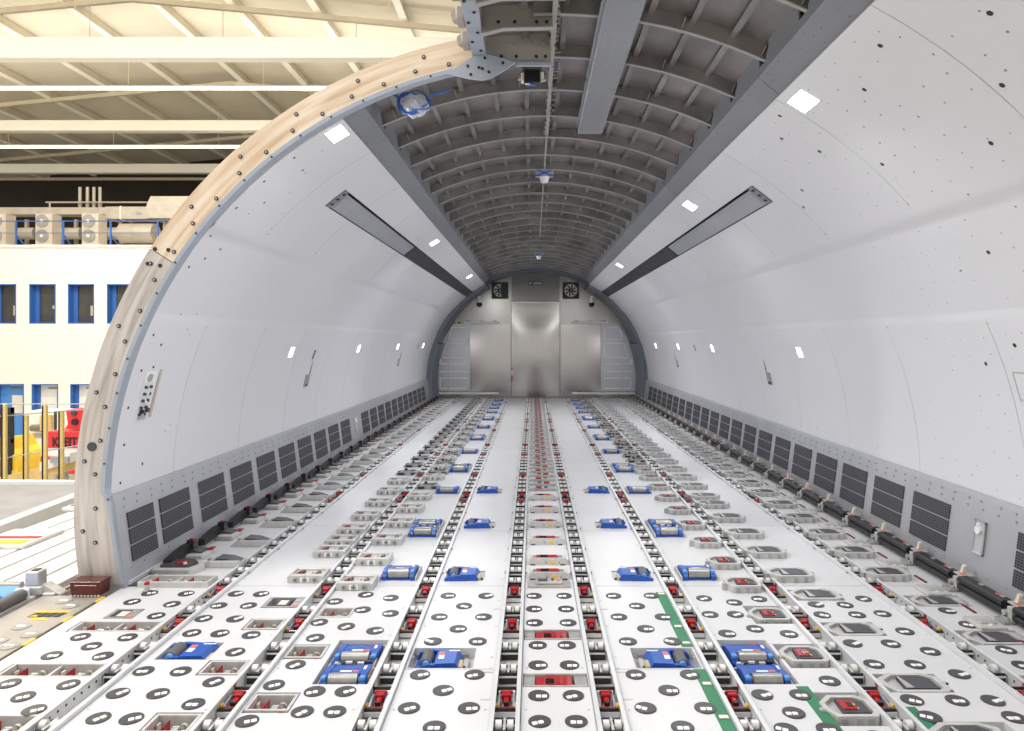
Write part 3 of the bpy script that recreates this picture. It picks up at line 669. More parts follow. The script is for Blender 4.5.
# ------------------------------------------------------------------ right-hand black side guides
def guide_kit():
    parts = []
    p = MB(); p.box(-.03, .015, -.198, .198, .008, .098, 'black', .006)
    for z in (.034, .078): p.cyl((-.032, 0, z), .019, .39, 'black', 'y', 10)
    p.box(-.018, .0, -.16, -.13, .098, .102, 'grey'); p.box(-.018, .0, .02, .05, .098, .102, 'grey'); p.box(-.02, .0, -.12, -.10, .098, .102, 'orange'); parts.append(('black_roller_pad', p, []))
    b = MB(); b.box(-.055, .05, .20, .235, .0, .088, 'grey', .004); b.box(-.07, .03, .205, .265, .0, .03, 'house2', .003); b.box(-.02, .06, .195, .285, .085, .096, 'grey', .003); b.box(-.10, -.04, .19, .27, .0, .018, 'house2', .003); b.cyl((-.055, .24, .05), .016, .03, 'rollsteel', 'x', 10); parts.append(('guide_bracket', b, []))
    l = MB(); l.prism([(.250, .094), (.276, .094), (.250, .146), (.234, .140)], .014, .032, 'cream', 'x'); parts.append(('cream_lever', l, []))
    r = MB(); r.box(-.014, .014, .215, .245, .096, .099, 'orange'); parts.append(('red_placard', r, []))
    g = MB(); g.box(-.27, -.13, .11, .27, .0, .02, 'house', .004); g.box(-.24, -.15, .16, .21, .018, .028, 'grey', .003); g.cyl((-.20, .14, .022), .010, .008, 'cream', 'z', 8); parts.append(('guide_foot', g, [])); q = MB(); q.box(-.155, -.137, -.13, .0, .0, .006, 'darkred', .002); parts.append(('red_slot', q, []))
    return lod(parts, 'side_guide')
GK = guide_kit()
y = 3.49; k = 0
while y < 17.6:
    place(GK, 'side_guide', '%s black roller guide along the foot of the white wall, counted from the front' % nth(k), 'side guide', (2.575, y, .0), 'black side guides along the wall', y < 9)
    y += .482; k += 1
struct('baseboard_right', MB().box(2.605, 2.655, -.5, 17.9, -.05, .012, 'pad').box(2.635, 2.66, -.5, 17.9, .012, .055, 'seam'), 'dark channel at the foot of the fully closed wall', 'baseboard')
struct('baseboard_left', MB().box(-2.462, -2.40, 4.26, 17.9, -.05, .010, 'pad').box(-2.47, -2.452, 4.26, 17.9, .010, .03, 'rail').box(-2.40, -2.385, 4.30, 17.9, -.05, .014, 'house'), 'dark channel at the foot of the wall behind the door frame', 'baseboard')

# ------------------------------------------------------------------ side walls
SEAMS = [-.5, .6, 1.7, 2.8, 3.9, 5.0, 6.1, 7.2, 8.3, 9.4, 10.5, 11.6, 12.7, 13.8, 14.9, 16.0, 16.85]
R_UP, R_MID, R_LOW = 2.660, 2.676, 2.668
T_RAIL, T_A, T_B, T_D = 61.9, 38.9, 25.4, 1.2
SLOT = (50.2, 54.5); SLOT_Y = 5.25
def arcpt(r, t, side): return CX+side*r*math.cos(math.radians(t)), ZC+r*math.sin(math.radians(t))
def wall(side, ystart, name, label):
    sy = SLOT_Y if side > 0 else 5.40; mb = MB(); ys = [ystart]+[s for s in SEAMS if s > ystart+.1]
    for a, b in zip(ys[:-1], ys[1:]):
        a2, b2 = a+.003, b-.003
        mb.shell(R_UP, R_UP+.012, T_A+1.2, SLOT[0], a2, b2, 'wall', side)
        mb.shell(R_UP, R_UP+.012, SLOT[1], T_RAIL, a2, b2, 'wall', side)
        if b2 <= sy: mb.shell(R_UP, R_UP+.012, SLOT[0], SLOT[1], a2, b2, 'wall', side)
        elif a2 < sy: mb.shell(R_UP, R_UP+.012, SLOT[0], SLOT[1], a2, sy, 'wall', side)
        mb.shell(R_LOW, R_LOW+.012, T_D, T_B-.9, a2, b2, 'wall', side)
        # sealant behind each joint
        if b < 16.5:
            for t0, t1 in ((T_A+2.6, SLOT[0]), (SLOT[1], T_RAIL)) if b > sy else ((T_A+2.6, T_RAIL),):
                mb.shell(R_UP+.0035, R_UP+.011, t0, t1, b-.006, b+.006, 'seam', side)
            mb.shell(R_UP+.0005, R_UP+.011, T_A+1.2, T_A+2.6, b-.0035, b+.0035, 'wall', side)
            mb.shell(R_LOW+.0035, R_LOW+.011, T_D, T_B-1.2, b-.006, b+.006, 'seam', side)
    # continuous middle band with coved creases above and below
    y0, y1 = ystart+.003, 16.847
    def cove(ra, ta, rb, tb, n=6):
        for i in range(n):
            f0, f1 = i/n, (i+1)/n; s = lambda f: f*f*(3-2*f)
            q0 = arcpt(ra+(rb-ra)*s(f0), ta+(tb-ta)*f0, side); q1 = arcpt(ra+(rb-ra)*s(f1), ta+(tb-ta)*f1, side)
            mb.add([(q0[0], y0, q0[1]), (q0[0], y1, q0[1]), (q1[0], y1, q1[1]), (q1[0], y0, q1[1])], [(0,1,2,3)], 'wall', True)
    cove(R_UP, T_A+1.25, R_MID, T_A-1.0)
    mb.shell(R_MID, R_MID+.012, T_B+.6, T_A-1.0, y0, y1, 'wall', side)
    cove(R_MID, T_B+.6, R_LOW, T_B-.9)
    # recess behind the overhead slot
    p0 = arcpt(R_UP+.075, SLOT[0]-.6, side); p1 = arcpt(R_UP+.075, SLOT[1]+.6, side)
    mb.add([(p0[0], sy, p0[1]), (p0[0], 17, p0[1]), (p1[0], 17, p1[1]), (p1[0], sy, p1[1])], [(0,1,2,3)], 'slit')
    for t in SLOT:
        q0, q1 = arcpt(R_UP, t, side), arcpt(R_UP+.08, t, side)
        mb.add([(q0[0], sy, q0[1]), (q0[0], 17, q0[1]), (q1[0], 17, q1[1]), (q1[0], sy, q1[1])], [(0,1,2,3)], 'slit')
    # fastener heads
    def dot(t, y, r, m, lift=.0015):
        rr = (R_UP if t > T_A+1.2 else (R_LOW if t < T_B-.9 else R_MID))
        c = arcpt(rr-lift, t, side); n = 8; vs = []
        tx, tz = -side*math.sin(math.radians(t)), math.cos(math.radians(t))
        nx, nz = -side*math.cos(math.radians(t)), -math.sin(math.radians(t))
        for k in range(n):
            a = 2*PI*k/n; u, v = r*math.cos(a), r*math.sin(a)
            vs.append((c[0]+tx*u, y+v, c[1]+tz*u))
        vs += [(v[0]-nx*.006, v[1], v[2]-nz*.006) for v in vs]
        mb.add(vs, [tuple(range(n))]+[(k, (k+1) % n, n+(k+1) % n, n+k) for k in range(n)], m)
    rnd = random.Random(11 if side > 0 else 5)
    if side > 0:
        for i in range(15):
            for j in range(24):
                y = 2.15+.185*i+rnd.uniform(-.035, .035); t = 2.5+2.5*j+rnd.uniform(-.5, .5)
                lim = 4.75+.25*math.sin(j*.7)
                if rnd.random() < (.92 if y < 4.2 else .6) and y < lim and abs(t-T_A) > 1.3: dot(t, y, rnd.uniform(.0052, .0066) if y < 3.7 else .0046, 'dado' if rnd.random() < .5 else 'railgrey')
        for t, y in ((58.5, 3.0), (56, 3.35), (60, 4.05), (57.5, 4.3), (47.5, 3.8), (44.5, 3.05), (49, 2.75), (53, 4.15), (36, 3.35), (33, 3.6), (36.2, 2.72), (31.5, 3.9), (29, 2.62), (21.5, 3.75), (19, 4.05), (27.5, 3.45), (54.8, 2.5), (49.5, 4.75), (47, 4.95)):
            dot(t, y, .013, 'black')
        for t, y in ((3.2, 2.6), (3.2, 3.2), (3.4, 4.4), (3.3, 5.6), (3.3, 6.8), (3.3, 8.0)): dot(t, y, .006, 'railgrey')
    else:
        for t in [2.5+5.1*k for k in range(11)]:
            dot(t, ystart+.09+rnd.uniform(-.02, .02), .010, 'black'); 
            if rnd.random() < .9: dot(t+rnd.uniform(-1.5, 2.5), ystart+.27+rnd.uniform(-.07, .07), .010, 'black')
        for k in range(14): dot(rnd.uniform(8, 58), rnd.uniform(4.5, 5.0), .006, 'railgrey')
    for s in SEAMS:
        if ystart < s < 12:
            dot(T_A+2.6, s, .010, 'seam'); dot(T_B-1.1, s, .007, 'seam')
    return struct(name, mb, label, 'wall')
LEFT_Y0 = 4.258
wall(1, -.5, 'wall_right', 'white curved cabin wall speckled with fastener heads')
wall(-1, LEFT_Y0, 'wall_left', 'white curved cabin wall starting behind the tan door frame')

# grey lower panels ("dado")
DB, DT = (2.560, .0), (2.628, .555)
def dado_pt(z): f = (z-DB[1])/(DT[1]-DB[1]); return DB[0]+(DT[0]-DB[0])*f
def dado(side, y0, y1, name, label, label_s):
    mb = MB()
    q = [(CX+side*DB[0], -.05), (CX+side*DB[0], .0), (CX+side*DT[0], DT[1]-.03), (CX+side*(DT[0]+.010), DT[1]), (CX+side*(DT[0]+.06), DT[1]+.006), (CX+side*2.72, DT[1]+.006), (CX+side*2.72, -.05)]
    mb.prism(q, y0, y1, 'dado', 'y')
    rnd = random.Random(4)
    y = y0+.1
    while y < min(y1, 10):
        for z in (.10, .475, .52):
            x = CX+side*(dado_pt(z)-.001); mb.cyl((x, y+rnd.uniform(-.02, .02), z), .007, .006, 'bluegrey', 'x', 6)
        y += .145
    struct(name, mb, label, 'wall panel')
dado(1, -.5, 17.9, 'trim_1', 'grey lower wall panel behind the black guides', '')
dado(-1, LEFT_Y0-.03, 17.9, 'trim_2', 'grey lower wall panel behind the door frame', '')
sheet_me = {}
def grille(side, y0, y1, k, name_):
    w = y1-y0; zc = .285
    x = CX+side*(dado_pt(zc)-.004)
    t = thing('air_grille', name_, 'air grille', (x, (y0+y1)/2, zc), 'dark air grilles in the lower wall')
    tilt = math.atan2(DT[0]-DB[0], DT[1]-DB[1])
    t.rotation_euler = (0, side*tilt, 0)
    for j in range(3):
        z0 = -.155+j*.1045
        key = (round(w, 3), )
        if key not in sheet_me:
            sheet_me[key] = MB().box(-.003, .003, -w/2, w/2, 0, .093, 'mesh').mesh('mesh_sheet')
        link('mesh_sheet', sheet_me[key], t, (0, 0, z0))
    return t
for k in range(23):
    y0 = 4.54+.565*(k-2)
    if k == 1: y0 = 3.47
    if k == 0: y0 = 2.9
    grille(1, y0, y0+.43, k, 'dark air grille above the black guides, %s from the front along that wall' % nth(k)) if k else None
LY = [(4.33, .29), (4.70, .40)]+[(5.25+.555*k, .42) for k in range(8)]+[(10.23+.55*k, .41) for k in range(11)]
for k, (y0, w) in enumerate(LY): grille(-1, y0, y0+w, k, 'dark air grille, %s from the door frame along the doorway-side wall' % nth(k))
# small recesses with a white handle in the lower panels
for side, y, lab in ((1, 4.22, 'recessed grey box with a white knob between grilles above the black guides'), (-1, 9.86, 'small recessed handle between grilles of the doorway-side wall')):
    t = thing('handle_recess', lab, 'handle recess', (CX+side*(dado_pt(.30)-.004), y, .30)); t.rotation_euler = (0, side*math.atan2(DT[0]-DB[0], DT[1]-DB[1]), 0)
    b = MB(); w = .052; b.box(-.004, .004, -w, w, -.09, .11, 'panelgrey'); b.box(-.010, .0, -w, -w+.012, -.09, .11, 'dado') ; b.box(-.010, .0, w-.012, w, -.09, .11, 'dado'); b.box(-.010, 0, -w, w, -.09, -.08, 'rail'); b.box(-.010, 0, -w, w, .098, .11, 'dado'); link('recess_box', b, t)
    h = MB(); h.cyl((-side*.012, 0, .055), .026, .02, 'white', 'x', 14); h.cyl((-side*.012, 0, .085), .014, .02, 'white', 'x', 10); link('white_knob', h, t)

# ------------------------------------------------------------------ crown: skin, frames, stringers
R_FR, R_SK = 2.77, 2.850
sk = MB()
sk.shell(R_SK, R_SK+.014, 56, 124, 4.285, Y_END+.05, 'skin', 1, 34)
sk.shell(R_SK, R_SK+.014, 56, 99.5, -.5, 4.285, 'skin', 1, 22)
struct('ceiling', sk, 'bare metal hull skin overhead between the two grey rails', 'ceiling')
oh = MB()   # outer hull closing the sides behind the linings
oh.shell(R_SK, R_SK+.014, -12, 56, -.5, Y_END+.05, 'skin', 1, 24); oh.shell(R_SK, R_SK+.014, -12, 56, 4.27, Y_END+.05, 'skin', -1, 24)
struct('wall_hull', oh, 'outer hull skin behind the white walls', 'wall')
FR_Y = [4.93+.575*k for k in range(23)]
def crown_frame(y, t0, t1, k, lab):
    mb = MB(); dt = 1.6
    mb.shell(R_FR, R_SK+.005, t0, t1, y-.006, y+.006, 'frame', 1, 26)
    mb.shell(R_FR-.005, R_FR+.001, t0, t1, y-.013, y+.013, 'flange', 1, 26)
    # stringer clips on the near face
    t = t0+4
    while t < t1-2:
        a = math.radians(t); ca, sa = math.cos(a), math.sin(a)
        for off in (-.006,):
            p = [(R_FR+.012, -.010), (R_SK, -.010), (R_SK, .010), (R_FR+.012, .010)]
            vs = []
            for yy in (y-.046, y-.006):
                for r, tt in p:
                    r2 = r+(.04 if yy < y-.02 and r < R_SK-.02 else 0)
                    vs.append((CX+r2*ca-tt*sa*.25, yy, ZC+r2*sa+tt*ca*.25))
            mb.add(vs, [(0,1,2,3),(4,7,6,5),(0,4,5,1),(1,5,6,2),(2,6,7,3),(3,7,4,0)], 'frame')
        t += 9.3
    return struct('ceiling_frame', mb, lab, 'hull frame')
for k, y in enumerate(FR_Y): crown_frame(y, 62, 118, k, 'bare metal hull frame overhead, %s beyond the door frame' % nth(k))
for k, y in enumerate((4.36, 3.785, 3.21, 2.63)): crown_frame(y, 62, 92, 50+k, 'bare metal hull frame above the closed side, %s nearer than the door frame' % nth(k))
st = MB(); t = 60.4
while t < 120:
    st.shell(R_SK-.028, R_SK+.002, t-.12, t+.12, -.4 if t < 96 else 4.25, 17.9, 'frame', 1, 1)
    st.shell(R_SK-.032, R_SK-.026, t-.35, t+.35, -.4 if t < 96 else 4.25, 17.9, 'frame', 1, 1)
    t += 4.65
struct('ceiling_stringers', st, 'fore-and-aft stiffening strips on the hull skin overhead', 'ceiling')

# grey ceiling rails along the tops of the white walls
def rail(side, y0, name, lab):
    mb = MB(); cuts = [y0]+[c for c in (2.78, 3.88, 6.6, 9.9, 13.2) if c > y0+.2]+[16.85]
    a = (CX+side*1.268, 2.858); b = (CX+side*1.150, 2.955)
    for p, q in zip(cuts[:-1], cuts[1:]):
        mb.prism([a, b, (b[0]+side*.004, b[1]+.05), (b[0]+side*.012, b[1]+.05), (b[0]+side*.012, b[1]+.008), (a[0]+side*.006, a[1]+.010)], p+.003, q-.003, 'railgrey', 'y')
    rnd = random.Random(9)
    y = y0+.1
    nx, nz = -.635*side, -.772   # outward normal of the sloping face
    while y < 7:
        for f in (.18, .55, .85):
            if rnd.random() < .7:
                cx = a[0]+(b[0]-a[0])*f; cz = a[1]+(b[1]-a[1])*f
                mb.cyl((cx, y+rnd.uniform(-.05, .05), cz), .0055, .010, 'dado', 'z', 6)
        y += .16
    # notched closing plates between rail and frames
    ys = [yy for yy in ([2.63, 3.21, 3.785, 4.36] if side > 0 else [4.36])+FR_Y]
    for p, q in zip(ys[:-1], ys[1:]):
        d = q-p
        mb.prism([(p+.09, 2.99), (q-.02, 2.99), (q-.02, 3.03), (q-.06, 3.06), (q-.06, 3.10), (p+.14, 3.10), (p+.09, 3.05)], CX+side*1.158-.004, CX+side*1.158+.004, 'railgrey', 'x')
    struct(name, mb, lab, 'ceiling rail')
rail(1, -.5, 'trim_3', 'grey overhead rail along the top of the speckled wall')
rail(-1, LEFT_Y0+.03, 'trim_4', 'grey overhead rail along the top of the wall behind the door frame')
# centre beam with rivets and clips
cb = MB(); x = .118
cb.box(x-.014, x+.014, -.4, 6.0, 3.255, 3.268, 'flange'); cb.box(x-.003, x+.003, -.4, 6.0, 3.268, 3.355, 'frame'); cb.box(x-.008, x+.008, 6.0, 12.0, 3.262, 3.272, 'flange')
rnd = random.Random(2); y = 3.2
while y < 6.0:
    for s in (-1, 1):
        if rnd.random() < .75: cb.cyl((x+s*.018+rnd.uniform(-.006, .006), y, 3.258), .007, .012, 'flange' if rnd.random() < .6 else 'pad', 'z', 8)
    if rnd.random() < .25: cb.box(x+.01, x+.05, y-.004, y+.004, 3.255, 3.262, 'flange')
    y += .06
struct('ceiling_beam', cb, 'thin riveted metal bar along the crown of the ceiling', 'ceiling beam')

# grey duct overhead
t = thing('overhead_duct', 'long flat grey duct hanging under the bare ceiling frames', 'duct', (.455, 4.0, 3.15))
d = MB(); d.box(-.098, .098, -4.4, .62, 0, .075, 'railgrey', .006); d.box(-.106, .106, -4.4, .60, .066, .078, 'bluegrey'); link('duct_section', d, t)
d = MB(); d.box(-.098, .098, .63, 1.62, .002, .072, 'railgrey', .006); d.box(-.105, .105, .64, 1.60, .062, .074, 'bluegrey'); link('duct_section', d, t)
d = MB()
for k in range(22):
    for s in (-.06, .0, .06): d.cyl((s+.012*((k*7) % 3-1), -1.6+.15*k, -.001), .0045, .004, 'dado', 'z', 6)
link('duct_screws', d, t); d = MB()
for q in (0, 1, 2): d.box(-.01, .01, -1.1+q*1.15, -1.08+q*1.15, .075, .14, 'frame')
link('hanger', d, t)

# smoke detectors with crossed blue straps
for x, y, lab in ((.118, 7.3, 'nearer ceiling detector with crossed blue straps'), (.118, 14.2, 'far ceiling detector close to the end wall')):
    t = thing('smoke_detector', lab, 'detector', (x, y, 3.20))
    b = MB(); b.box(-.095, .095, -.03, .03, .0, .075, 'bluegrey', .006); link('mounting_plate', b, t)
    w = MB()
    for s in (-1, 1): w.prism([(-.095, .037-s*.034-.006), (-.095, .037-s*.034+.006), (.095, .037+s*.034+.006), (.095, .037+s*.034-.006)], -.036, -.030, 'wire', 'y')
    w.box(-.096, .096, -.034, -.03, .0, .006, 'wire'); w.box(-.096, .096, -.034, -.03, .069, .075, 'wire'); link('blue_strap', w, t)
    c = MB(); c.cyl((0, 0, -.03), .035, .06, 'white', 'z', 16, .055); link('detector_cone', c, t)

# black box with wires near the door frame
t = thing('sensor_box', 'small black sensor box with wires beside the riveted ceiling bar', 'sensor', (-.005, 4.40, 3.10))
b = MB(); b.box(-.05, .05, -.05, .05, .0, .085, 'blackgloss', .006); link('box_body', b, t)
b = MB()
for k in range(5): b.cyl((-.075+.01*(k % 2), -.02+.02*k, .03+.012*k), .008, .03, 'flange', 'x', 8); b.cyl((.072, -.02+.02*k, .025+.012*k), .008, .03, 'flange', 'x', 8)
b.box(-.07, -.05, -.03, .03, .02, .07, 'cream', .003); b.box(.05, .072, -.03, .03, .03, .075, 'cream', .003); link('connector', b, t)
b = MB(); b.cyl((-.005, -.04, -.012), .006, .045, 'wire', 'x', 8); b.cyl((-.03, -.045, -.008), .005, .03, 'white', 'x', 8); b.box(-.06, .06, .0, .02, .085, .16, 'frame'); link('wire_tail', b, t)

# coil of blue cable in clear bag
t = thing('cable_coil', 'coil of blue cable in a clear bag tucked behind the door frame', 'cable coil', (-.775, 4.56, 3.045))
c = MB(); rnd = random.Random(6)
for k in range(9):
    rr = .085+rnd.uniform(-.02, .025); n = 22; tilt = rnd.uniform(-.35, .35); ph = rnd.uniform(0, 6)
    pts = [Vector((rr*1.05*math.cos(2*PI*i/n), rr*.45*math.sin(2*PI*i/n+tilt), rr*.75*math.sin(2*PI*i/n)+.02*math.sin(ph+4*PI*i/n))) for i in range(n)]
    for i in range(n):
        a, b2 = pts[i], pts[(i+1) % n]; dv = (b2-a).normalized(); u = dv.orthogonal().normalized(); v = dv.cross(u)
        vs = [p+u*.0045*math.cos(q*PI/2)+v*.0045*math.sin(q*PI/2) for p in (a, b2) for q in range(4)]
        c.add(vs, [(q, (q+1) % 4, 4+(q+1) % 4, 4+q) for q in range(4)], 'wire', True)
for x0 in (-1, 1):
    c.prism([(x0*.10, .03), (x0*.24, .07), (x0*.24, .08), (x0*.10, .045)], -.02, -.012, 'wire', 'y')
link('cable_loop', c, t)
bm = bmesh.new(); bmesh.ops.create_icosphere(bm, subdivisions=3, radius=1)
for v in bm.verts:
    k = 1+.10*math.sin(9*v.co.x+4*v.co.z)+.06*math.sin(13*v.co.y+7*v.co.z)
    v.co = Vector((v.co.x*.095*k, v.co.y*.06*k, v.co.z*.075*k-.02))
me = bpy.data.meshes.new('clear_bag'); bm.to_mesh(me); bm.free()
bag = bpy.data.materials.new('bag_film'); bag.use_nodes = True; nb = bag.node_tree.nodes['Principled BSDF']
nb.inputs['Base Color'].default_value = (.85, .88, .92, 1); nb.inputs['Alpha'].default_value = .38; nb.inputs['Roughness'].default_value = .18
me.materials.append(bag); link('clear_bag', me, t)

# ------------------------------------------------------------------ overhead slots: cover and louvres
def slot_frame(side):
    c = math.radians(sum(SLOT)/2); ox, oz = arcpt(R_UP+.02, sum(SLOT)/2, side)
    return c, ox, oz
for side, lab in ((1, 'speckled wall'), (-1, 'doorway-side wall')):
    sy = SLOT_Y if side > 0 else 5.40; t = thing('slot_cover', 'long grey cover filling the near part of the overhead slot, %s' % lab, 'slot cover', (0, 0, 0), 'grey slot covers')
    m = MB(); m.shell(R_UP-.004, R_UP+.02, SLOT[0]+.25, SLOT[1]-.5, sy+.12, 8.62, 'cover', side, 4); m.shell(R_UP-.010, R_UP-.003, SLOT[0]+.7, SLOT[1]-1.0, sy+.14, 8.58, 'cover', side, 4); link('cover_body', m, t)
    m = MB(); m.shell(R_UP-.002, R_UP+.02, SLOT[0]+.1, SLOT[1]-.1, sy+.02, sy+.115, 'railgrey', side, 4)
    for q in (.2, .5, .8):
        a = SLOT[0]+(SLOT[1]-SLOT[0])*q; p = arcpt(R_UP-.006, a, side); m.cyl((p[0], sy+.065, p[1]), .013, .012, 'black', 'z', 10); m.cyl((p[0], sy+.065, p[1]-.004), .006, .012, 'flange', 'z', 8)
    link('end_plate', m, t)
    t = thing('slot_louvre', 'dark louvred opening in the far part of the overhead slot, %s' % lab, 'louvre', (0, 0, 0), 'dark overhead louvres')
    m = MB(); m.shell(R_UP+.045, R_UP+.05, SLOT[0], SLOT[1], 8.66, 16.85, 'slit', side, 4); link('louvre_back', m, t)
    y = 8.72; k = 0
    while y < 16.8:
        m = MB(); m.shell(R_UP+.004, R_UP+.040, SLOT[0]+.1, SLOT[1]-.1, y, y+.055, 'louver' if k % 4 else 'pad', side, 3); link('louvre_slat', m, t)
        y += .10; k += 1

# ------------------------------------------------------------------ lights along the cabin
LIGHTS = []
def arc_light(side, th, y, wa, wy, name, label, power, group):
    """flush LED panel on the lining: wa along the arc, wy fore and aft"""
    r = R_UP if th > T_A else R_LOW
    p = arcpt(r-.002, th, side)
    t = thing(name, label, 'ceiling light' if th > 40 else 'wall light', (p[0], y, p[1]), group)
    a = math.radians(th)
    t.rotation_euler = (0, (PI/2-a)*side+PI, 0)     # local +z points into the cabin
    f = MB(); f.box(-wa/2-.008, wa/2+.008, -wy/2-.008, wy/2+.008, -.012, .001, 'dado', .001); link('light_frame', f, t)
    d = MB(); d.box(-wa/2, wa/2, -wy/2, wy/2, .0, .004, 'led', .001); link('diffuser', d, t)
    l = bpy.data.lights.new('led', 'AREA'); l.shape = 'RECTANGLE'; l.size = wa; l.size_y = wy; l.energy = power; l.color = (.97, .98, 1)
    lo = bpy.data.objects.new('led_lamp', l); COL.objects.link(lo); lo.location = (p[0]-side*math.cos(a)*.012, y, p[1]-math.sin(a)*.012)
    lo.rotation_euler = (0, (PI/2-a)*side, 0)
CEIL = [(1, 59.4, 3.76, 'above the most speckled part of the wall'), (1, 58.7, 6.6, 'beside the near end of the grey slot cover'), (1, 58.9, 11.9, 'beside the dark louvre of the speckled wall'),
        (-1, 60.0, 4.40, 'just inside the tan door frame'), (-1, 58.7, 9.1, 'beside the dark louvre near the grey cover, doorway side'), (-1, 58.9, 14.0, 'near the end wall on the doorway side')]
for s, th, y, w in CEIL: arc_light(s, th, y, .115, .195, 'ceiling_light', 'bright white ceiling light panel '+w, 28 if y < 8 else 36, 'white ceiling light panels')
WL = [(1, 19.4, 6.86), (1, 19.4, 10.2), (1, 19.4, 12.6), (1, 19.4, 14.9), (-1, 19.4, 7.0), (-1, 19.4, 9.7), (-1, 19.4, 12.5), (-1, 19.4, 15.4)]
for k, (s, th, y) in enumerate(WL): arc_light(s, th, y, .10, .09, 'wall_light', 'small bright wall light, %s from the front on the %s wall' % (nth(k % 4), 'speckled' if s > 0 else 'doorway-side'), 6 if y < 9 else 8, 'small wall lights')
# little handle pockets and sockets on the walls
for side, th, y, lab in ((1, 12.5, 8.0, 'small grey tray at the foot of a dark strap on the speckled wall'), (-1, 12.3, 7.75, 'small grey tray at the foot of a dark strap on the doorway-side wall'),
                         (1, 12.5, 13.1, 'tiny grey tray far along the speckled wall'), (-1, 13.0, 13.0, 'tiny grey tray far along the doorway-side wall')):
    p = arcpt(R_LOW-.006, th, side); t = thing('strap_holder', lab, 'strap holder', (p[0], y, p[1]), 'strap holders on the white walls'); t.rotation_euler = (0, -side*math.radians(th), 0)
    b = MB(); b.box(-.006, .006, -.065, .065, -.08, .06, 'house2', .003); b.box(-.014, .008, -.05, .03, -.075, -.045, 'pad', .004); link('tray', b, t)
    b = MB(); b.box(-.004, .004, .050, .062, .06, .33, 'frame'); link('strap', b, t)
for side, th, y, lab in ((1, 19.3, 11.3, 'dark slim socket between two wall lights of the speckled wall'), (-1, 18.5, 7.75, 'dark slim socket beside the first light of the doorway-side wall'), (-1, 19.4, 14.7, 'tiny dark socket close to the last light of the doorway-side wall')):
    p = arcpt(R_LOW-.003, th, side); t = thing('wall_socket', lab, 'socket', (p[0], y, p[1]), None); t.rotation_euler = (0, -side*math.radians(th), 0)
    link('socket_plate', MB().box(-.004, .004, -.05, .05, -.07, .07, 'wall', .002), t); link('dark_slot', MB().box(-.006, .006, -.022, .022, -.055, .055, 'pad', .002), t)
# control panel inside the door
p = arcpt(R_LOW-.004, 14.1, -1); t = thing('control_panel', 'pale control panel with switches on the wall inside the door frame', 'control panel', (p[0], 4.50, p[1])); t.rotation_euler = (0, math.radians(14.1), 0)
b = MB(); b.box(-.004, .004, -.075, .075, -.16, .16, 'wall', .002); link('panel_plate', b, t)
b = MB(); b.box(-.002, .006, .085, .11, -.15, .17, 'seam'); link('edge_strip', b, t)
b = MB(); b.cyl((.006, -.02, .12), .028, .006, 'cover', 'x', 14); b.box(.0, .006, -.07, .06, .085, .155, 'white', .002); link('speaker', b, t)
for k in range(5): b = MB(); b.cyl((.010, -.045, .06-.045*k), .010, .014, 'pad', 'x', 10); b.cyl((.010, .012, .06-.045*k), .010, .014, 'pad', 'x', 10); link('switch', b, t)
for k in range(2): b = MB(); b.cyl((.010, -.01, .02-.06*k), .011, .012, 'white', 'x', 10); link('indicator_lamp', b, t)
b = MB(); b.box(.0, .014, -.05, .03, -.155, -.115, 'cover', .003); b.cyl((.014, -.03, -.10), .014, .016, 'black', 'x', 10); b.cyl((.014, .03, -.095), .016, .016, 'pad', 'x', 10); link('guarded_switch', b, t)
# grey access plate at the edge of the speckled wall
p = arcpt(R_LOW-.003, 16, 1); t = thing('access_plate', 'grey access plate at the near end of the speckled wall', 'access plate', (p[0], 3.76, p[1])); t.rotation_euler = (0, -math.radians(16), 0)
link('plate', MB().box(-.004, .004, -.12, .08, -.06, .10, 'wall', .002), t); link('plate_rim', MB().box(-.005, .002, .072, .08, -.06, .10, 'dado').box(-.005, .002, -.12, .08, .095, .10, 'dado').box(-.005, .002, -.12, .08, -.06, -.055, 'dado'), t)

# ------------------------------------------------------------------ end band and bulkhead
eb = MB()
for side in (1, -1):
    eb.shell(2.60, 2.70, 21, 62, 16.86, 17.98, 'endgrey', side, 14); eb.shell(2.535, 2.70, -11, 21, 16.9, 17.98, 'endgrey', side, 12); eb.shell(2.62, 2.70, 1.2, 21, 16.86, 16.9, 'endgrey', side, 8)
eb.shell(2.72, 2.79, 61, 119, 17.35, 17.98, 'endgrey', 1, 24)
struct('trim_5', eb, 'dark blue-grey band around the end wall', 'end band')
pts = [(CX+2.9*math.cos(math.radians(t)), ZC+2.9*math.sin(math.radians(t))) for t in range(-9, 190, 3)]
struct('wall_end', MB().prism(pts, Y_END, Y_END+.06, 'steel2', 'y'), 'dull metal end wall closing the far end of the cabin', 'wall')
def ex(px): return (px-533)*Y_END/700
def ez(py): return 1.5+(340-py)*Y_END/700
def sheet(mb, x0, x1, y0, y1, m, th=.02, b=.004): return mb.box(ex(x0), ex(x1), Y_END-th, Y_END-.001, ez(y1), ez(y0), m, b)
t = thing('door_panel', 'tall brushed steel door in the middle of the end wall', 'door panel', (0, 0, 0))
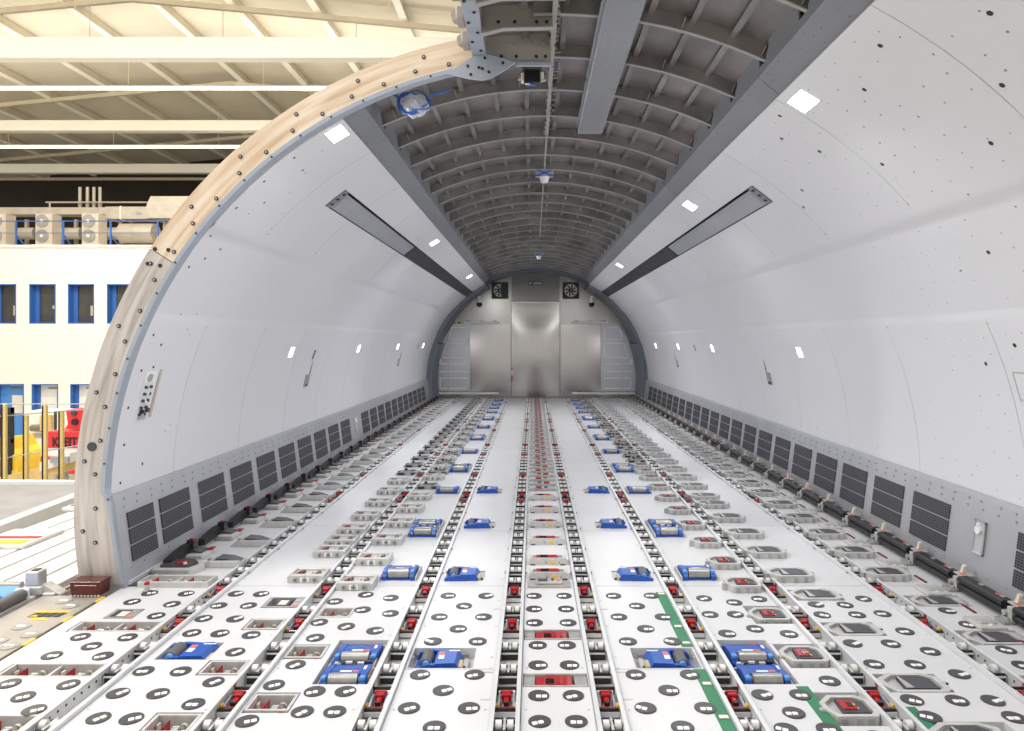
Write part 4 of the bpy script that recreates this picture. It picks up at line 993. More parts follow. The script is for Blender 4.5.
# door sheet dished outwards
m = MB(); n = 12; x0, x1, z0, z1 = ex(511.7), ex(559.4), ez(396.5), ez(303)
vs = []; fs = []
for i in range(n+1):
    for j in range(n+1):
        u, v = i/n, j/n; bulge = .018*(math.sin(PI*u)*math.sin(PI*min(1, max(0, (v-.22)/.6))))**.7 if .22 < v < .82 else 0
        vs.append((x0+(x1-x0)*u, Y_END-.03-bulge, z0+(z1-z0)*v))
for i in range(n):
    for j in range(n):
        a = i*(n+1)+j; fs.append((a, a+n+1, a+n+2, a+1))
m.add(vs, fs, 'steel', True); m.box(x0, x1, Y_END-.028, Y_END-.001, z0, z1, 'steel'); link('door_sheet', m, t)
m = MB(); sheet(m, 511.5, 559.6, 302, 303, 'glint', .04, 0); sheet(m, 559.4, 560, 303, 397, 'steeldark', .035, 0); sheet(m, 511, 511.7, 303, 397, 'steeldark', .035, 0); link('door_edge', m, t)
m = MB(); m.box(ex(511.5), ex(512.6), Y_END-.05, Y_END-.03, ez(381), ez(375), 'red'); m.box(ex(511.6), ex(512.4), Y_END-.05, Y_END-.03, ez(375), ez(370), 'white'); m.box(ex(511.3), ex(512.6), Y_END-.05, Y_END-.03, ez(370), ez(367.5), 'red'); link('red_latch', m, t)
t = thing('header_panel', 'dark steel panel above the middle door of the end wall', 'header panel', (0, 0, 0))
m = MB(); sheet(m, 511.7, 559.4, 271.5, 302, 'steeldark', .03); link('header_sheet', m, t)
m = MB(); sheet(m, 528, 542.5, 281, 285.6, 'louver', .036, 0); link('name_plate', m, t)
for k in range(9):   # illegible pale lettering on the plate
    if k == 2: continue
    x = 529.0+1.42*k
    m = MB(); m.box(ex(x), ex(x+.35), Y_END-.040, Y_END-.035, ez(284.4), ez(282.3), 'white'); m.box(ex(x), ex(x+1.05), Y_END-.040, Y_END-.035, ez(282.9), ez(282.3), 'white'); 
    if k % 2: m.box(ex(x), ex(x+1.05), Y_END-.040, Y_END-.035, ez(284.5), ez(284.0), 'white')
    else: m.box(ex(x+.7), ex(x+1.05), Y_END-.040, Y_END-.035, ez(284.4), ez(282.3), 'white')
    link('plate_letter', m, bpy.data.objects['name_plate'], (0, 0, 0)) if k < 0 else link('plate_letter', m, t)
for nm, x0, x1, lab in (('steel_sheet', 470.2, 511, 'brushed steel sheet on the doorway side of the middle door'), ('steel_sheet', 560.2, 600.3, 'brushed steel sheet on the guide side of the middle door')):
    t = thing(nm, lab, 'steel sheet', (0, 0, 0)); m = MB(); sheet(m, x0, x1, 324.2, 391.5, 'steel', .03); link('sheet', m, t)
    m = MB(); 
    for q in (x0+.7, x1-.7):
        for py in (328, 345, 362, 379, 388): m.cyl((ex(q), Y_END-.031, ez(py)), .010, .006, 'steel2', 'y', 6)
    link('screw_head', m, t)
for sgn, lab in ((-1, 'pale panel with white outlines on the doorway side of the end wall'), (1, 'pale panel with white outlines on the guide side of the end wall')):
    t = thing('outlined_panel', lab, 'panel', (0, 0, 0)); X = (lambda p: ex(p)) if sgn > 0 else (lambda p: 2*ex(535.5)-ex(p))
    m = MB(); pts = [(X(600.8), ez(324)), (X(600.8), ez(391.3)), (X(636.5), ez(391.3)), (X(636.0), ez(365)), (X(632), ez(350)), (X(626), ez(337)), (X(617.5), ez(324))]
    m.prism(pts, Y_END-.028, Y_END-.001, 'panelgrey', 'y'); link('panel_sheet', m, t)
    def line(pp, w=.014):
        m = MB()
        for (a, b) in zip(pp[:-1], pp[1:]):
            A = Vector((X(a[0]), ez(a[1]))); B = Vector((X(b[0]), ez(b[1]))); d = (B-A).normalized(); nn = Vector((-d.y, d.x))*w
            m.prism([tuple(A-d*w+nn), tuple(A-d*w-nn), tuple(B+d*w-nn), tuple(B+d*w+nn)], Y_END-.032, Y_END-.028, 'nub', 'y')
        link('white_outline', m, t)
    line([(604.3, 327.5), (604.3, 339.5), (622.5, 339.5), (619, 327.5), (604.3, 327.5)]); line([(604.3, 343.2), (604.3, 357.6), (628.5, 357.6), (623.8, 343.2), (604.3, 343.2)])
    line([(604.8, 363.8), (621, 363.8)]); line([(624, 363.8), (631.5, 363.8)]); line([(604.8, 371.6), (621, 371.6)]); line([(624, 371.6), (631.5, 371.6)])
    line([(604.8, 378), (621, 378)]); line([(624, 378), (630.6, 378), (630.6, 388.4), (624, 388.4)]); line([(604.8, 388.4), (621, 388.4)])
for px, lab in ((440.5, 'tiny lit lamp on the doorway-side edge of the end wall'), (631.5, 'tiny lit lamp on the guide-side edge of the end wall')):
    t = thing('marker_lamp', lab, 'marker lamp', (ex(px), Y_END-.03, ez(361.7)))
    link('lamp_base', MB().box(-.03, .03, -.02, .0, -.075, .075, 'white', .004), t); link('lamp_lens', MB().box(-.022, .022, -.035, -.02, -.06, .06, 'nub', .004), t)
for px, lab, sh in ((500, 'black square fan beside the header panel on the doorway side', 1), (570.8, 'black square fan beside the header panel on the guide side', 0)):
    t = thing('wall_fan', lab, 'fan', (ex(px), Y_END-.001, ez(290.6)))
    h = .212; m = MB(); m.box(-h, h, -.02, 0, -h, h, 'cream')
    # square bezel with round opening
    n = 32; vs = []
    for i in range(n):
        a = 2*PI*i/n; c, s_ = math.cos(a), math.sin(a); k = h/max(abs(c), abs(s_)); vs += [(c*.165, -.05, s_*.165), (c*k, -.05, s_*k), (c*k, 0, s_*k), (c*.165, -.02, s_*.165)]
    m.add(vs, [f for i in range(n) for f in ((4*i, 4*i+1, 4*((i+1) % n)+1, 4*((i+1) % n)), (4*i+1, 4*i+2, 4*((i+1) % n)+2, 4*((i+1) % n)+1), (4*i, 4*((i+1) % n), 4*((i+1) % n)+3, 4*i+3))], 'black'); link('fan_housing', m, t)
    hb = MB(); hb.cyl((0, -.04, 0), .06, .03, 'black', 'y', 20); hb.box(-.02, .02, -.057, -.054, -.03, .03, 'ltblue'); link('fan_hub', hb, t)
    for k in range(8):
        a0 = 2*PI*k/8+.2; pl = [(.055, a0), (.11, a0+.05), (.15, a0+.35), (.15, a0+.62), (.10, a0+.42), (.055, a0+.45)]
        b = MB(); b.prism([(r*math.cos(a), r*math.sin(a)) for r, a in pl], -.042, -.034, 'black', 'y'); link('fan_blade', b, t)
    if sh: b = MB(); b.box(.045, .20, -.056, -.050, -.20, .20, 'black'); link('half_shutter', b, t)
for px, lab in ((479.4, 'white dome camera below the fan on the doorway side'), (591.4, 'white dome camera below the fan on the guide side')):
    t = thing('dome_camera', lab, 'camera', (ex(px), Y_END, ez(302)))
    b = MB(); b.box(-.04, .04, -.03, 0, .05, .16, 'white', .01); b.cyl((0, -.09, .10), .05, .09, 'white', 'z', 16, .04); b.cyl((0, -.05, .12), .025, .08, 'white', 'y', 10); b.cyl((0, -.09, .02), .062, .09, 'white', 'z', 16); link('camera_body', b, t)
    b = MB(); b.cyl((0, -.09, -.055), .065, .06, 'blackgloss', 'z', 16); b.cyl((0, -.09, -.105), .045, .04, 'blackgloss', 'z', 16, .065); link('dark_dome', b, t)
for x0, x1, py, lab in ((463.5, 499, 322.5, 'upper pale bar above the outlined panel on the doorway side'), (572, 607.6, 322.5, 'upper pale bar above the outlined panel on the guide side'),
                    (437, 499, 393.2, 'lower pale bar along the floor on the doorway side of the end wall'), (572, 635, 393.2, 'lower pale bar along the floor on the guide side of the end wall')):
    t = thing('pale_bar', lab, 'bar', (0, 0, 0), 'pale bars on the end wall'); m = MB(); sheet(m, x0, x1, py-1, py+1, 'white', .08, .008); link('bar_body', m, t)
    m = MB()
    for f in (.12, .5, .88): q = x0+(x1-x0)*f; sheet(m, q-.8, q+.8, py-2.0, py-1, 'pad', .05, .004)
    link('bar_clip', m, t)
t = thing('edge_marking', 'yellow and black edge marking beside the upper pale bar', 'marking', (0, 0, 0)); m = MB()
for k in range(5): sheet(m, 450.5+2.6*k, 452.4+2.6*k, 321.8, 323.6, 'yellow' if k % 2 == 0 else 'pad', .03, 0)
link('chevron_strip', m, t)
struct('trim_6', MB().box(-2.5, 2.7, 17.9, 18.0, -.05, .03, 'steel2'), 'metal sill at the foot of the end wall', 'sill')

# ------------------------------------------------------------------ door frame (edge of the cargo doorway)
YF = 4.22
def ring_pts(t, r):  # doorway side
    return CX-r*math.cos(math.radians(t)), ZC+r*math.sin(math.radians(t))
def inner(t):
    """inner edge of the frame: the hull arc, pulled in along the grey lower panel near the floor"""
    x, z = ring_pts(t, 2.695)
    if z < .56: 
        z = max(z, -.0); f = max(0, z/.56); x = CX-(2.585+(2.662-2.585)*f)
    return x, z
def ring_part(t0, t1, n, m):
    mb = MB(); vs = []
    for i in range(n+1):
        t = t0+(t1-t0)*i/n
        ox, oz = ring_pts(t, 2.868); ix, iz = inner(t)
        if oz < 0: oz = 0.0
        vs += [(ix, YF, iz), (ox, YF, oz), (ox, YF+.035, oz), (ix, YF+.035, iz)]
    fs = []
    for i in range(n):
        a = 4*i; b = a+4
        fs += [(a, b, b+1, a+1), (a+1, b+1, b+2, a+2), (a+2, b+2, b+3, a+3), (a+3, b+3, b, a)]
    fs += [(0, 1, 2, 3), (4*n, 4*n+3, 4*n+2, 4*n+1)]
    return mb.add(vs, fs, m)
t = thing('door_frame', 'arched metal edge frame of the cargo doorway with tan reflection coloured into its top', 'door frame', (0, 0, 0))
link('upper_frame_plate', ring_part(33, 80.5, 34, 'tan'), t, label='streaked upper metal plate with tan hangar reflection in its colour')
link('lower_frame_plate', ring_part(-9.9, 32.9, 34, 'tangrey'), t, label='bare streaked metal lower plate')
e = MB(); vs = []; n = 60
for i in range(n+1):
    q = -9.9+(79-(-9.9))*i/n; ix, iz = inner(q); a = math.radians(q); 
    if iz < .56: dx, dz = .016, 0
    else: dx, dz = .018*math.cos(a), -.018*math.sin(a)
    vs += [(ix-.006*math.cos(a), YF-.012, iz+.006*math.sin(a)), (ix+dx, YF-.012, iz+dz), (ix+dx+.012, YF+.036, iz+dz-.003), (ix-.006*math.cos(a), YF+.030, iz+.006*math.sin(a))]
fs = []
for i in range(n):
    a = 4*i; b = a+4; fs += [(a, b, b+1, a+1), (a+1, b+1, b+2, a+2), (a+2, b+2, b+3, a+3), (a+3, b+3, b, a)]
fs += [(0, 1, 2, 3), (4*n, 4*n+3, 4*n+2, 4*n+1)]
e.add(vs, fs, 'bluegrey', True); link('inner_trim', e, t, label='blue-grey trim lip')
bl = MB(); bl.cyl((0, -.002, 0), .0125, .006, 'black', 'y', 14); bl.cyl((0, -.006, 0), .0065, .004, 'flange', 'y', 8); bolt_me = bl.mesh('frame_bolt')
bd = MB(); bd.cyl((0, -.001, 0), .012, .006, 'black', 'y', 12); bold_me = bd.mesh('frame_hole')
th = -4.5; k = 0
while th < 79:
    for r in ((2.745, 2.815) if k % 2 == 0 else (2.735,)):
        x, z = ring_pts(th+(1.5 if r > 2.8 else 0), r)
        if z > .12: link('frame_bolt', bolt_me, t, (x, YF, z))
    th += 4.3; k += 1
for dth, r in ((31.2, 2.83), (31.8, 2.76), (33.2, 2.84), (34.0, 2.77)):
    x, z = ring_pts(dth, r); link('frame_hole', bold_me, t, (x, YF, z))
hl = MB(); hl.cyl((0, 0, 0), .028, .01, 'pad', 'y', 16); x, z = ring_pts(7.5, 2.78); link('round_port', hl, t, (x, YF, z))
tb = MB()
for q in range(17): 
    ix, iz = inner(1+4.6*q); a = math.radians(1+4.6*q); tb.cyl((ix+.007*math.cos(a), YF-.013, iz-.007*math.sin(a)), .007, .004, 'pad', 'y', 8)
link('trim_screw', tb, t)
# head of the doorway: sill strip, gusset plate, webs of the heavy frames
t = thing('door_head', 'blue-grey strip and gusset plate at the head of the doorway', 'door head', (0, 0, 0))
m = MB(); m.box(-.364, -.280, -.5, 4.21, 3.196, 3.212, 'bluegrey', .002); m.box(-.290, -.282, -.5, 4.2, 3.212, 3.30, 'plate'); link('head_strip', m, t)
m = MB()
for k in range(16):
    m.cyl((-.345+.04*(k % 2), 2.3+.12*k, 3.194), .010, .006, 'black', 'z', 8)
link('strip_screw', m, t)
g = MB(); P = lambda px, py: ((px-533)*.00597, 1.5+(340-py)*.00597)
g.prism([P(446, 74), P(455, 69), P(472, 58), P(489, 55.5), P(503, 59), P(515, 63), P(506, 70), P(491, 79), P(482, 81), P(470, 79.5), P(457, 76.5)], 4.165, 4.180, 'bluegrey', 'y'); link('gusset_plate', g, t)
m = MB()
for px, py in ((485, 59), (468, 67), (479, 68.5), (503, 64), (489, 73), (471, 75.5), (482.5, 69.5)): x, z = P(px, py); m.cyl((x, 4.163, z), .009, .006, 'black', 'y', 8)
link('gusset_screw', m, t)
m = MB(); m.box(-.10, .105, 4.19, 4.215, 3.145, 3.165, 'bluegrey'); link('cross_strip', m, t)
for k, (y, zb) in enumerate(((4.21, 3.16), (3.83, 3.195), (3.50, 3.20), (3.18, 3.205))):
    m = MB(); m.prism([(-.285, zb-.03 if k else zb), (-.16, zb+.003), (.108, zb+.008), (.108, 3.355), (-.285, 3.335)], y, y+.012, 'plate', 'y')
    if k: m.prism([(-.285, zb-.034), (-.16, zb-.001), (.108, zb+.004), (.108, zb+.012), (-.16, zb+.007), (-.285, zb-.026)], y-.03, y+.012, 'flange', 'y')
    for x in (-.19, -.10, .02, .075): m.cyl((x, y-.001, zb+.045), .010, .006, 'black', 'y', 8)
    for x in (-.10, -.02, .06): m.cyl((x, y-.004, zb+.12), .012, .010, 'flange', 'y', 8)
    link('frame_web', m, t)
for k in range(6): m = MB(); m.box(-.41, -.365, 2.5+.3*k, 2.62+.3*k, 3.20, 3.27, 'sill', .006); m.cyl((-.41, 2.56+.3*k, 3.235), .03, .05, 'sill', 'y', 12); link('hinge_lug', m, t)
t = thing('foot_block', 'dark red-brown block at the foot of the door frame', 'block', (-2.615, 4.145, 0))
m = MB(); m.prism([(-.085, .0), (.075, .0), (.085, .080), (-.095, .080)], -.05, .05, 'mahog', 'y'); m.box(-.07, .065, -.054, -.048, .012, .066, 'mahog', .006); m.box(-.098, .088, -.055, .055, .080, .086, 'mahog', .003); link('block_body', m, t)
m = MB()
for q in range(9): m.box(-.09+.02*q, -.08+.02*q, -.056, -.05, .001, .008, 'cream')
link('block_screw', m, t)

# ------------------------------------------------------------------ door sill, loader deck, ramp
sb = MB(); sb.box(-2.88, -2.515, .5, 4.12, -.06, -.004, 'sill')
for k in range(10): sb.box(-2.520, -2.497, 1.45+.285*k, 1.53+.285*k, -.05, .000, 'yellow', .003)
sb.box(-2.519, -2.508, .5, 4.12, -.05, -.002, 'gold')
struct('trim_7', sb, 'grey-brown sill plate with yellow edge tabs outside the doorway', 'door sill')
for k, (x, y) in enumerate(((-2.61, 3.956), (-2.683, 3.671), (-2.566, 3.575), (-2.67, 3.50), (-2.571, 3.437), (-2.70, 4.03))):
    t = thing('sill_disc', 'grey roller disc on brown door sill, %s counted from the foot block' % nth([1, 2, 3, 4, 5, 0][k]), 'roller disc', (x, y, -.004), 'grey discs on the door sill')
    link('disc_plate', MB().cyl((0, 0, .0015), .045, .004, 'silldisc', 'z', 24), t)
    for q in nubs: link('castor_roller', q, t)
t = thing('warning_slot', 'black-and-yellow slotted pocket in the brown door sill', 'slotted pocket', (-2.655, 3.83, -.004))
link('yellow_border', MB().box(-.10, .09, .03, .055, 0, .002, 'yellow').box(-.05, .04, -.075, -.045, 0, .002, 'yellow'), t)
for k in range(4): link('black_slot', MB().prism([(-.09+.045*k, -.03), (-.055+.045*k, -.03), (-.045+.045*k, .025), (-.08+.045*k, .025)], 0, .0025, 'slit', 'z'), t)
link('yellow_wedge', MB().prism([(-.085, -.032), (-.035, -.032), (-.055, -.004)], .0025, .004, 'yellow', 'z'), t)
# loader deck of long perforated white planks
dk = MB(); dk.box(-4.12, -2.89, 1.5, 7.1, -.20, -.06, 'base')
struct('floor.900', dk, 'loader platform base outside the doorway', 'floor')
for k in range(6):
    x0 = -4.06+.193*k
    m = MB(); m.box(x0, x0+.165, 1.5, 7.1, -.06, -.004, 'deckwhite', .004); m.box(x0+.165, x0+.195, 1.5, 7.1, -.06, -.040, 'seam')
    for q in range(46):
        y = 3.2+.085*q
        for xx in (.045, .115): m.box(x0+xx-.016, x0+xx+.016, y-.012+.02*(q % 2), y-.004+.02*(q % 2), -.005, -.003, 'cover')
    tag(link('deck_plank', m), 'white perforated plank of the loader deck, %s from the sill' % nth(5-k), 'deck plank', 'white loader deck planks')
t = thing('loader_drive', 'blue drive unit with black roller on the loader deck outside the doorway', 'drive unit', (-3.12, 4.0, .0))
m = MB(); m.box(-.30, .16, -.07, .13, -.003, .03, 'blue', .01); m.prism([(-.30, .03), (.12, .03), (.08, .05), (-.30, .05)], -.02, .13, 'ltblue', 'y'); m.box(-.30, .0, -.10, -.06, -.003, .02, 'black', .004); m.box(-.30, .02, -.075, -.04, .02, .032, 'cream', .002); link('drive_body', m, t)
m = MB(); m.cyl((-.12, .19, .03), .024, .36, 'rubber2', 'x', 16); link('rear_roller', m, t)
m = MB(); m.cyl((.17, -.06, .03), .034, .20, 'rubber', 'y', 18); m.box(.20, .215, -.18, .06, -.003, .004, 'grey'); link('black_roller', m, t)
for y in (-.175, .055, .18):
    m = MB(); m.box(.12, .20, y-.012, y+.012, -.003, .06, 'white', .006); m.cyl((.16, y-.014, .035), .012, .012, 'grey', 'y', 8); link('roller_bracket', m, t)
t = thing('deck_bracket', 'pale grey stepped bracket standing on the loader deck by the sill', 'bracket', (-2.94, 4.17, -.004))
m = MB(); m.box(-.07, .045, -.05, .05, 0, .05, 'house', .006); m.box(-.06, .02, -.04, .04, .05, .135, 'panelgrey', .006); m.box(-.035, .0, -.02, .02, .135, .14, 'pad'); m.prism([(.045, 0), (.14, 0), (.045, .06)], -.035, .035, 'house', 'y'); link('bracket_body', m, t)
m = MB(); m.cyl((.0, -.052, .03), .012, .012, 'grey', 'y', 8); m.box(.05, .12, -.05, .05, -.0, .012, 'white', .004); link('bracket_foot', m, t)
t = thing('deck_box', 'small white box with yellow and dark slots on the loader deck', 'box', (-3.80, 5.25, -.004))
m = MB(); m.box(-.25, .14, -.22, .22, 0, .03, 'deckwhite', .006); m.box(-.22, .1, -.2, -.1, .03, .034, 'yellow'); m.box(-.2, .12, -.05, .0, .03, .036, 'hred'); link('box_lid', m, t)
m = MB(); m.box(-.25, -.03, -.24, -.22, .0, .02, 'cover'); m.box(-.22, -.08, -.245, -.238, .004, .016, 'slit'); link('slotted_edge', m, t)
t = thing('deck_blue_part', 'blue striped part lying on the loader deck by the grey ramp', 'loader part', (-4.0, 6.25, 0))
m = MB(); m.box(-.13, .12, -.12, .12, 0, .03, 'deckwhite', .006); link('part_body', m, t); m = MB(); m.box(-.1, .1, -.05, -.02, .03, .035, 'wblue'); m.box(-.06, .13, .04, .06, .03, .035, 'wblue'); link('blue_stripe', m, t)
t = thing('loading_ramp', 'grey loading ramp with white edges outside the doorway', 'ramp', (-5.6, 5.5, 0))
m = MB(); m.prism([(-3.4, -2.0), (1.42, -2.0), (1.15, 1.72), (-3.4, 1.85)], -.10, .0, 'rampgrey', 'z'); link('ramp_plate', m, t)
m = MB(); m.prism([(1.42, -2.0), (1.53, -2.0), (1.26, 1.72), (1.15, 1.72)], -.16, .03, 'deckwhite', 'z'); m.prism([(-3.4, 1.85), (1.26, 1.72), (1.26, 1.82), (-3.4, 1.95)], -.16, .035, 'deckwhite', 'z'); link('white_edge', m, t)
# safety posts and wires at the far edge of the ramp
posts = [(4, 404), (25.5, 415), (44.5, 405), (61, 410)]
for k, (px, top) in enumerate(posts):
    Yp = 7.62+.1*(k % 2); x = (px-533)*Yp/700; z1 = 1.5+(340-top)*Yp/700
    t = thing('safety_post', 'black and yellow safety post by the ramp, %s counted towards the door frame' % nth(k), 'post', (x, Yp, -.16), 'yellow safety posts at the ramp edge')
    m = MB(); m.box(-.004, .030, -.016, .016, 0, z1+.16, 'postyel', .003); link('yellow_side', m, t); m = MB(); m.box(-.022, -.004, -.016, .016, 0, z1+.155, 'black', .002); link('black_side', m, t)
    m = MB(); m.box(-.04, .05, -.04, .04, -.0, .02, 'pad'); link('post_foot', m, t)
def bar(mb, a, b, r, m, n=6):
    a, b = Vector(a), Vector(b); d = (b-a).normalized(); u = d.orthogonal().normalized(); v = d.cross(u)
    vs = [p+u*r*math.cos(2*PI*q/n)+v*r*math.sin(2*PI*q/n) for p in (a, b) for q in range(n)]
    mb.add(vs, [(q, (q+1) % n, n+(q+1) % n, n+q) for q in range(n)]+[tuple(range(n))[::-1], tuple(range(n, 2*n))], m, True)
for k, (za, zb, lab) in enumerate(((.80, .80, 'top'), (.62, .74, 'second'), (.10, .36, 'lower'))):
    m = MB(); bar(m, (-6.4, 7.66, za), (-4.9, 7.66, zb), .006, 'cover'); tag(link('barrier_wire', m), '%s thin wire strung between the yellow safety posts' % lab, 'wire', 'barrier wires')

# ------------------------------------------------------------------ hangar
GZ = -1.75
struct('floor.901', MB().box(-34, 6, -6, 34, GZ-.1, GZ, 'hfloor'), 'pale hangar floor far below the doorway', 'floor')
YB = 21.0; SC = YB/700
def bx(px): return (px-533)*SC
def bz(py): return 1.5+(340-py)*SC
def bxd(px, y): return (px-533)*y/700
def bzd(py, y): return 1.5+(340-py)*y/700
wins = [(29.4-38.9, 55.8-38.9-.6), (29.4, 55.8), (68, 94.3), (107, 133), (146, 172)]
doors = [(-6, 24), (31.8, 58.2), (70.4, 96.5), (109, 135)]
mb = MB(); holes = [(bx(a), bx(b), bz(323.6), bz(284)) for a, b in wins]+[(bx(a), bx(b), GZ, bz(384)) for a, b in doors]
tmp = MB(); panel(tmp, -34, bx(330), GZ, bz(245.5), holes, 0, .4, 'hwall', 0)
mb.add([(v[0], YB+.4-v[2], v[1]) for v in tmp.v], tmp.f, 'hwall')
mb.box(-34, bx(330), YB-.06, YB+.1, bz(247.5), bz(245), 'hwall'); mb.box(-34, bx(330), YB-.02, YB+6, bz(245.5)-.1, bz(245.5), 'hwall')
struct('wall_office', mb, 'cream office wall with blue windows inside the hangar', 'wall')
struct('wall_office_inside', MB().box(-34, bx(330), YB+.9, YB+1.0, GZ, bz(246), 'hwall'), 'inner wall of the offices behind the windows', 'wall')
for k, (a, b) in enumerate(wins):
    w = struct('window_%d' % (k+1), MB().box(bx(a), bx(b), YB+.24, YB+.27, bz(323.6), bz(284), 'glass'), 'blue framed dark office window, %s counted towards the door frame' % nth(k), 'window')
    m = MB(); x0, x1, z0, z1 = bx(a), bx(b), bz(323.6), bz(284)
    m.box(x0, x0+.03, YB-.01, YB+.26, z0, z1, 'wblue'); m.box(x1-.03, x1, YB-.01, YB+.26, z0, z1, 'wblue'); m.box(x0, x1, YB-.01, YB+.26, z1-.03, z1, 'wblue'); m.box(x0, x1, YB-.01, YB+.26, z0, z0+.03, 'wblue'); m.box(x0-.0, x0+.16, YB+.20, YB+.26, z0, z1, 'wblue')
    link('window_frame', m, w)
    m = MB(); m.box(x0+.3, x1-.06, YB+.22, YB+.24, z0+.03, z0+.2, 'pad'); m.box(x1-.25, x1-.1, YB+.215, YB+.235, z0+.25+.2*(k % 2), z0+.55, 'duct'); link('office_clutter', m, w)
for k, (a, b) in enumerate(doors):
    x0, x1, z1 = bx(a), bx(b), bz(384)
    w = struct('door_%d' % (k+1), MB().box(x0, x1, YB+.22, YB+.27, GZ, z1, 'doorblue' if k == 0 else 'hwall', 0), ('blue' if k == 0 else 'cream')+' office door at hangar floor level, %s counted towards the door frame' % nth(k), 'door')
    m = MB(); m.box(x0, x0+.03, YB-.01, YB+.24, GZ, z1, 'wblue'); m.box(x1-.03, x1, YB-.01, YB+.24, GZ, z1, 'wblue'); m.box(x0, x1, YB-.01, YB+.24, z1-.03, z1, 'wblue'); m.box(x0, x0+.12 if k else x0+.04, YB+.16, YB+.23, GZ, z1, 'wblue'); link('door_trim', m, w)
    m = MB(); m.box(x0+.35, x1-.12, YB+.2, YB+.22, z1-.16, z1-.12, 'gold'); 
    if k == 0: m.box(x0+.4, x0+.75, YB+.19, YB+.215, z1-.9, z1-.35, 'cream'); m.box(x0+.35, x1-.05, YB+.19, YB+.215, z1-.06, z1-.0, 'duct')
    link('door_notice', m, w)
# roof-deck machinery on top of the offices
ZD = bz(245.5)
for k, px in enumerate((12-24.2-22, 35.2, 81.6)):
    px = (-11.4, 35.2, 81.6)[k]
    t = thing('air_conditioner', 'beige outdoor air-conditioning unit with two fans, %s counted towards the door frame' % nth(k), 'air conditioner', (bxd(px, YB+.55), YB+.55, ZD))
    w, h = 17.2*SC, 32*SC
    link('casing', MB().box(0, w, 0, .45, .10, .10+h, 'acbeige', .01), t)
    for q in (.28, .76):
        f = MB(); f.cyl((w*.42, -.012, .10+h*q), .20, .03, 'sill', 'y', 24)
        for rr in (.08, .13, .18): f.cyl((w*.42, -.03, .10+h*q), rr, .006, 'acbeige', 'y', 20, None, False)
        g = link('fan_grille', f, t); link('fan_hub', MB().cyl((w*.42, -.03, .10+h*q), .05, .02, 'white', 'y', 12), g)
    link('badge', MB().box(w*.68, w*.78, -.008, 0, .10+h*.88, .10+h*.94, 'white'), t)
    link('support_frame', MB().box(-.1, w+.1, -.05, .5, .06, .10, 'hbeam').box(-.05, .0, .0, .4, 0, .06, 'pad').box(w, w+.05, .0, .4, 0, .06, 'pad'), t)
t = thing('blue_railing', 'blue safety railing along the edge of the office roof', 'railing', (0, YB+.1, ZD))
for z, r in ((25*SC, .016), (13*SC, .010)):
    m = MB(); bar(m, (bx(-30), 0, z), (bx(300), 0, z), r, 'wblue'); link('rail_tube', m, t)
for px in (-34, 13.5, 61, 108.7, 156, 203):
    m = MB(); m.box(bx(px)-.022, bx(px)+.022, -.02, .02, 0, 25*SC, 'wblue'); bar(m, (bx(px), 0, .35), (bx(px)+.14, .2, .0), .02, 'wblue'); link('rail_post', m, t)
t = thing('duct_run', 'pale rectangular duct behind the air-conditioning units', 'duct', (0, YB+1.6, 0)); m = MB()
m.box(bxd(-40, YB+1.3), bxd(105, YB+1.3), -.25, .25, bzd(214, YB+1.3), bzd(207, YB+1.3), 'duct'); link('duct_low', m, t); m = MB(); m.box(bxd(105, YB+1.3), bxd(148, YB+1.3), -.3, .3, bzd(219, YB+1.3), bzd(206.5, YB+1.3), 'duct', .01); m.box(bxd(120, YB+1.3), bxd(121, YB+1.3), -.32, .32, bzd(219.5, YB+1.3), bzd(206, YB+1.3), 'hbeam'); m.box(bxd(136, YB+1.3), bxd(141, YB+1.3), -.32, -.3, bzd(214.5, YB+1.3), bzd(211.5, YB+1.3), 'cover'); link('duct_mid', m, t)
m = MB(); m.prism([(bxd(150, YB+1.3), bzd(219, YB+1.3)), (bxd(196, YB+1.3), bzd(219, YB+1.3)), (bxd(196, YB+1.3), bzd(197.5, YB+1.3)), (bxd(154, YB+1.3), bzd(197.5, YB+1.3)), (bxd(150, YB+1.3), bzd(206, YB+1.3))], -.5, .4, 'duct', 'y'); link('duct_box', m, t)
for q in (20, 70, 115, 160): link('duct_support', MB().box(bxd(q, YB+1.3)-.04, bxd(q, YB+1.3)+.04, -.05, .05, ZD+.004, bzd(218, YB+1.3), 'duct'), t)
for k, (a, b, lab) in enumerate(((16, 36, 'round silencer between the first two air-conditioning units'), (62, 82, 'round silencer between the last two air-conditioning units'), (122, 156, 'large round silencer beside the blue railing by the door frame'))):
    t = thing('duct_silencer', lab, 'silencer', ((bxd(a, YB+1.2)+bxd(b, YB+1.2))/2, YB+1.2, bzd(233.5, YB+1.2))); r = 6.2*SC if k < 2 else 10.5*SC
    link('drum', MB().cyl((0, 0, 0), r, bxd(b, YB+1.2)-bxd(a, YB+1.2), 'duct', 'x', 20), t); link('drum_collar', MB().cyl((bxd(a, YB+1.2)-(bxd(a, YB+1.2)+bxd(b, YB+1.2))/2-.25, 0, 0), r*.62, .5, 'duct', 'x', 16), t)
for k, px in enumerate((80, 87.5, 94, 100)):
    m = MB(); m.cyl((bxd(px, YB+2.4), YB+2.4, bzd(200, YB+2.4)), .05, 22*SC*1.3, 'duct', 'z', 10); m.cyl((bxd(px, YB+2.4), YB+2.4, bzd(205, YB+2.4)), .065, .08, 'duct', 'z', 10)
    tag(link('vent_pipe', m), 'pale vertical vent pipe against the dark wall, %s counted towards the door frame' % nth(k), 'pipe', 'vent pipes on the office roof')
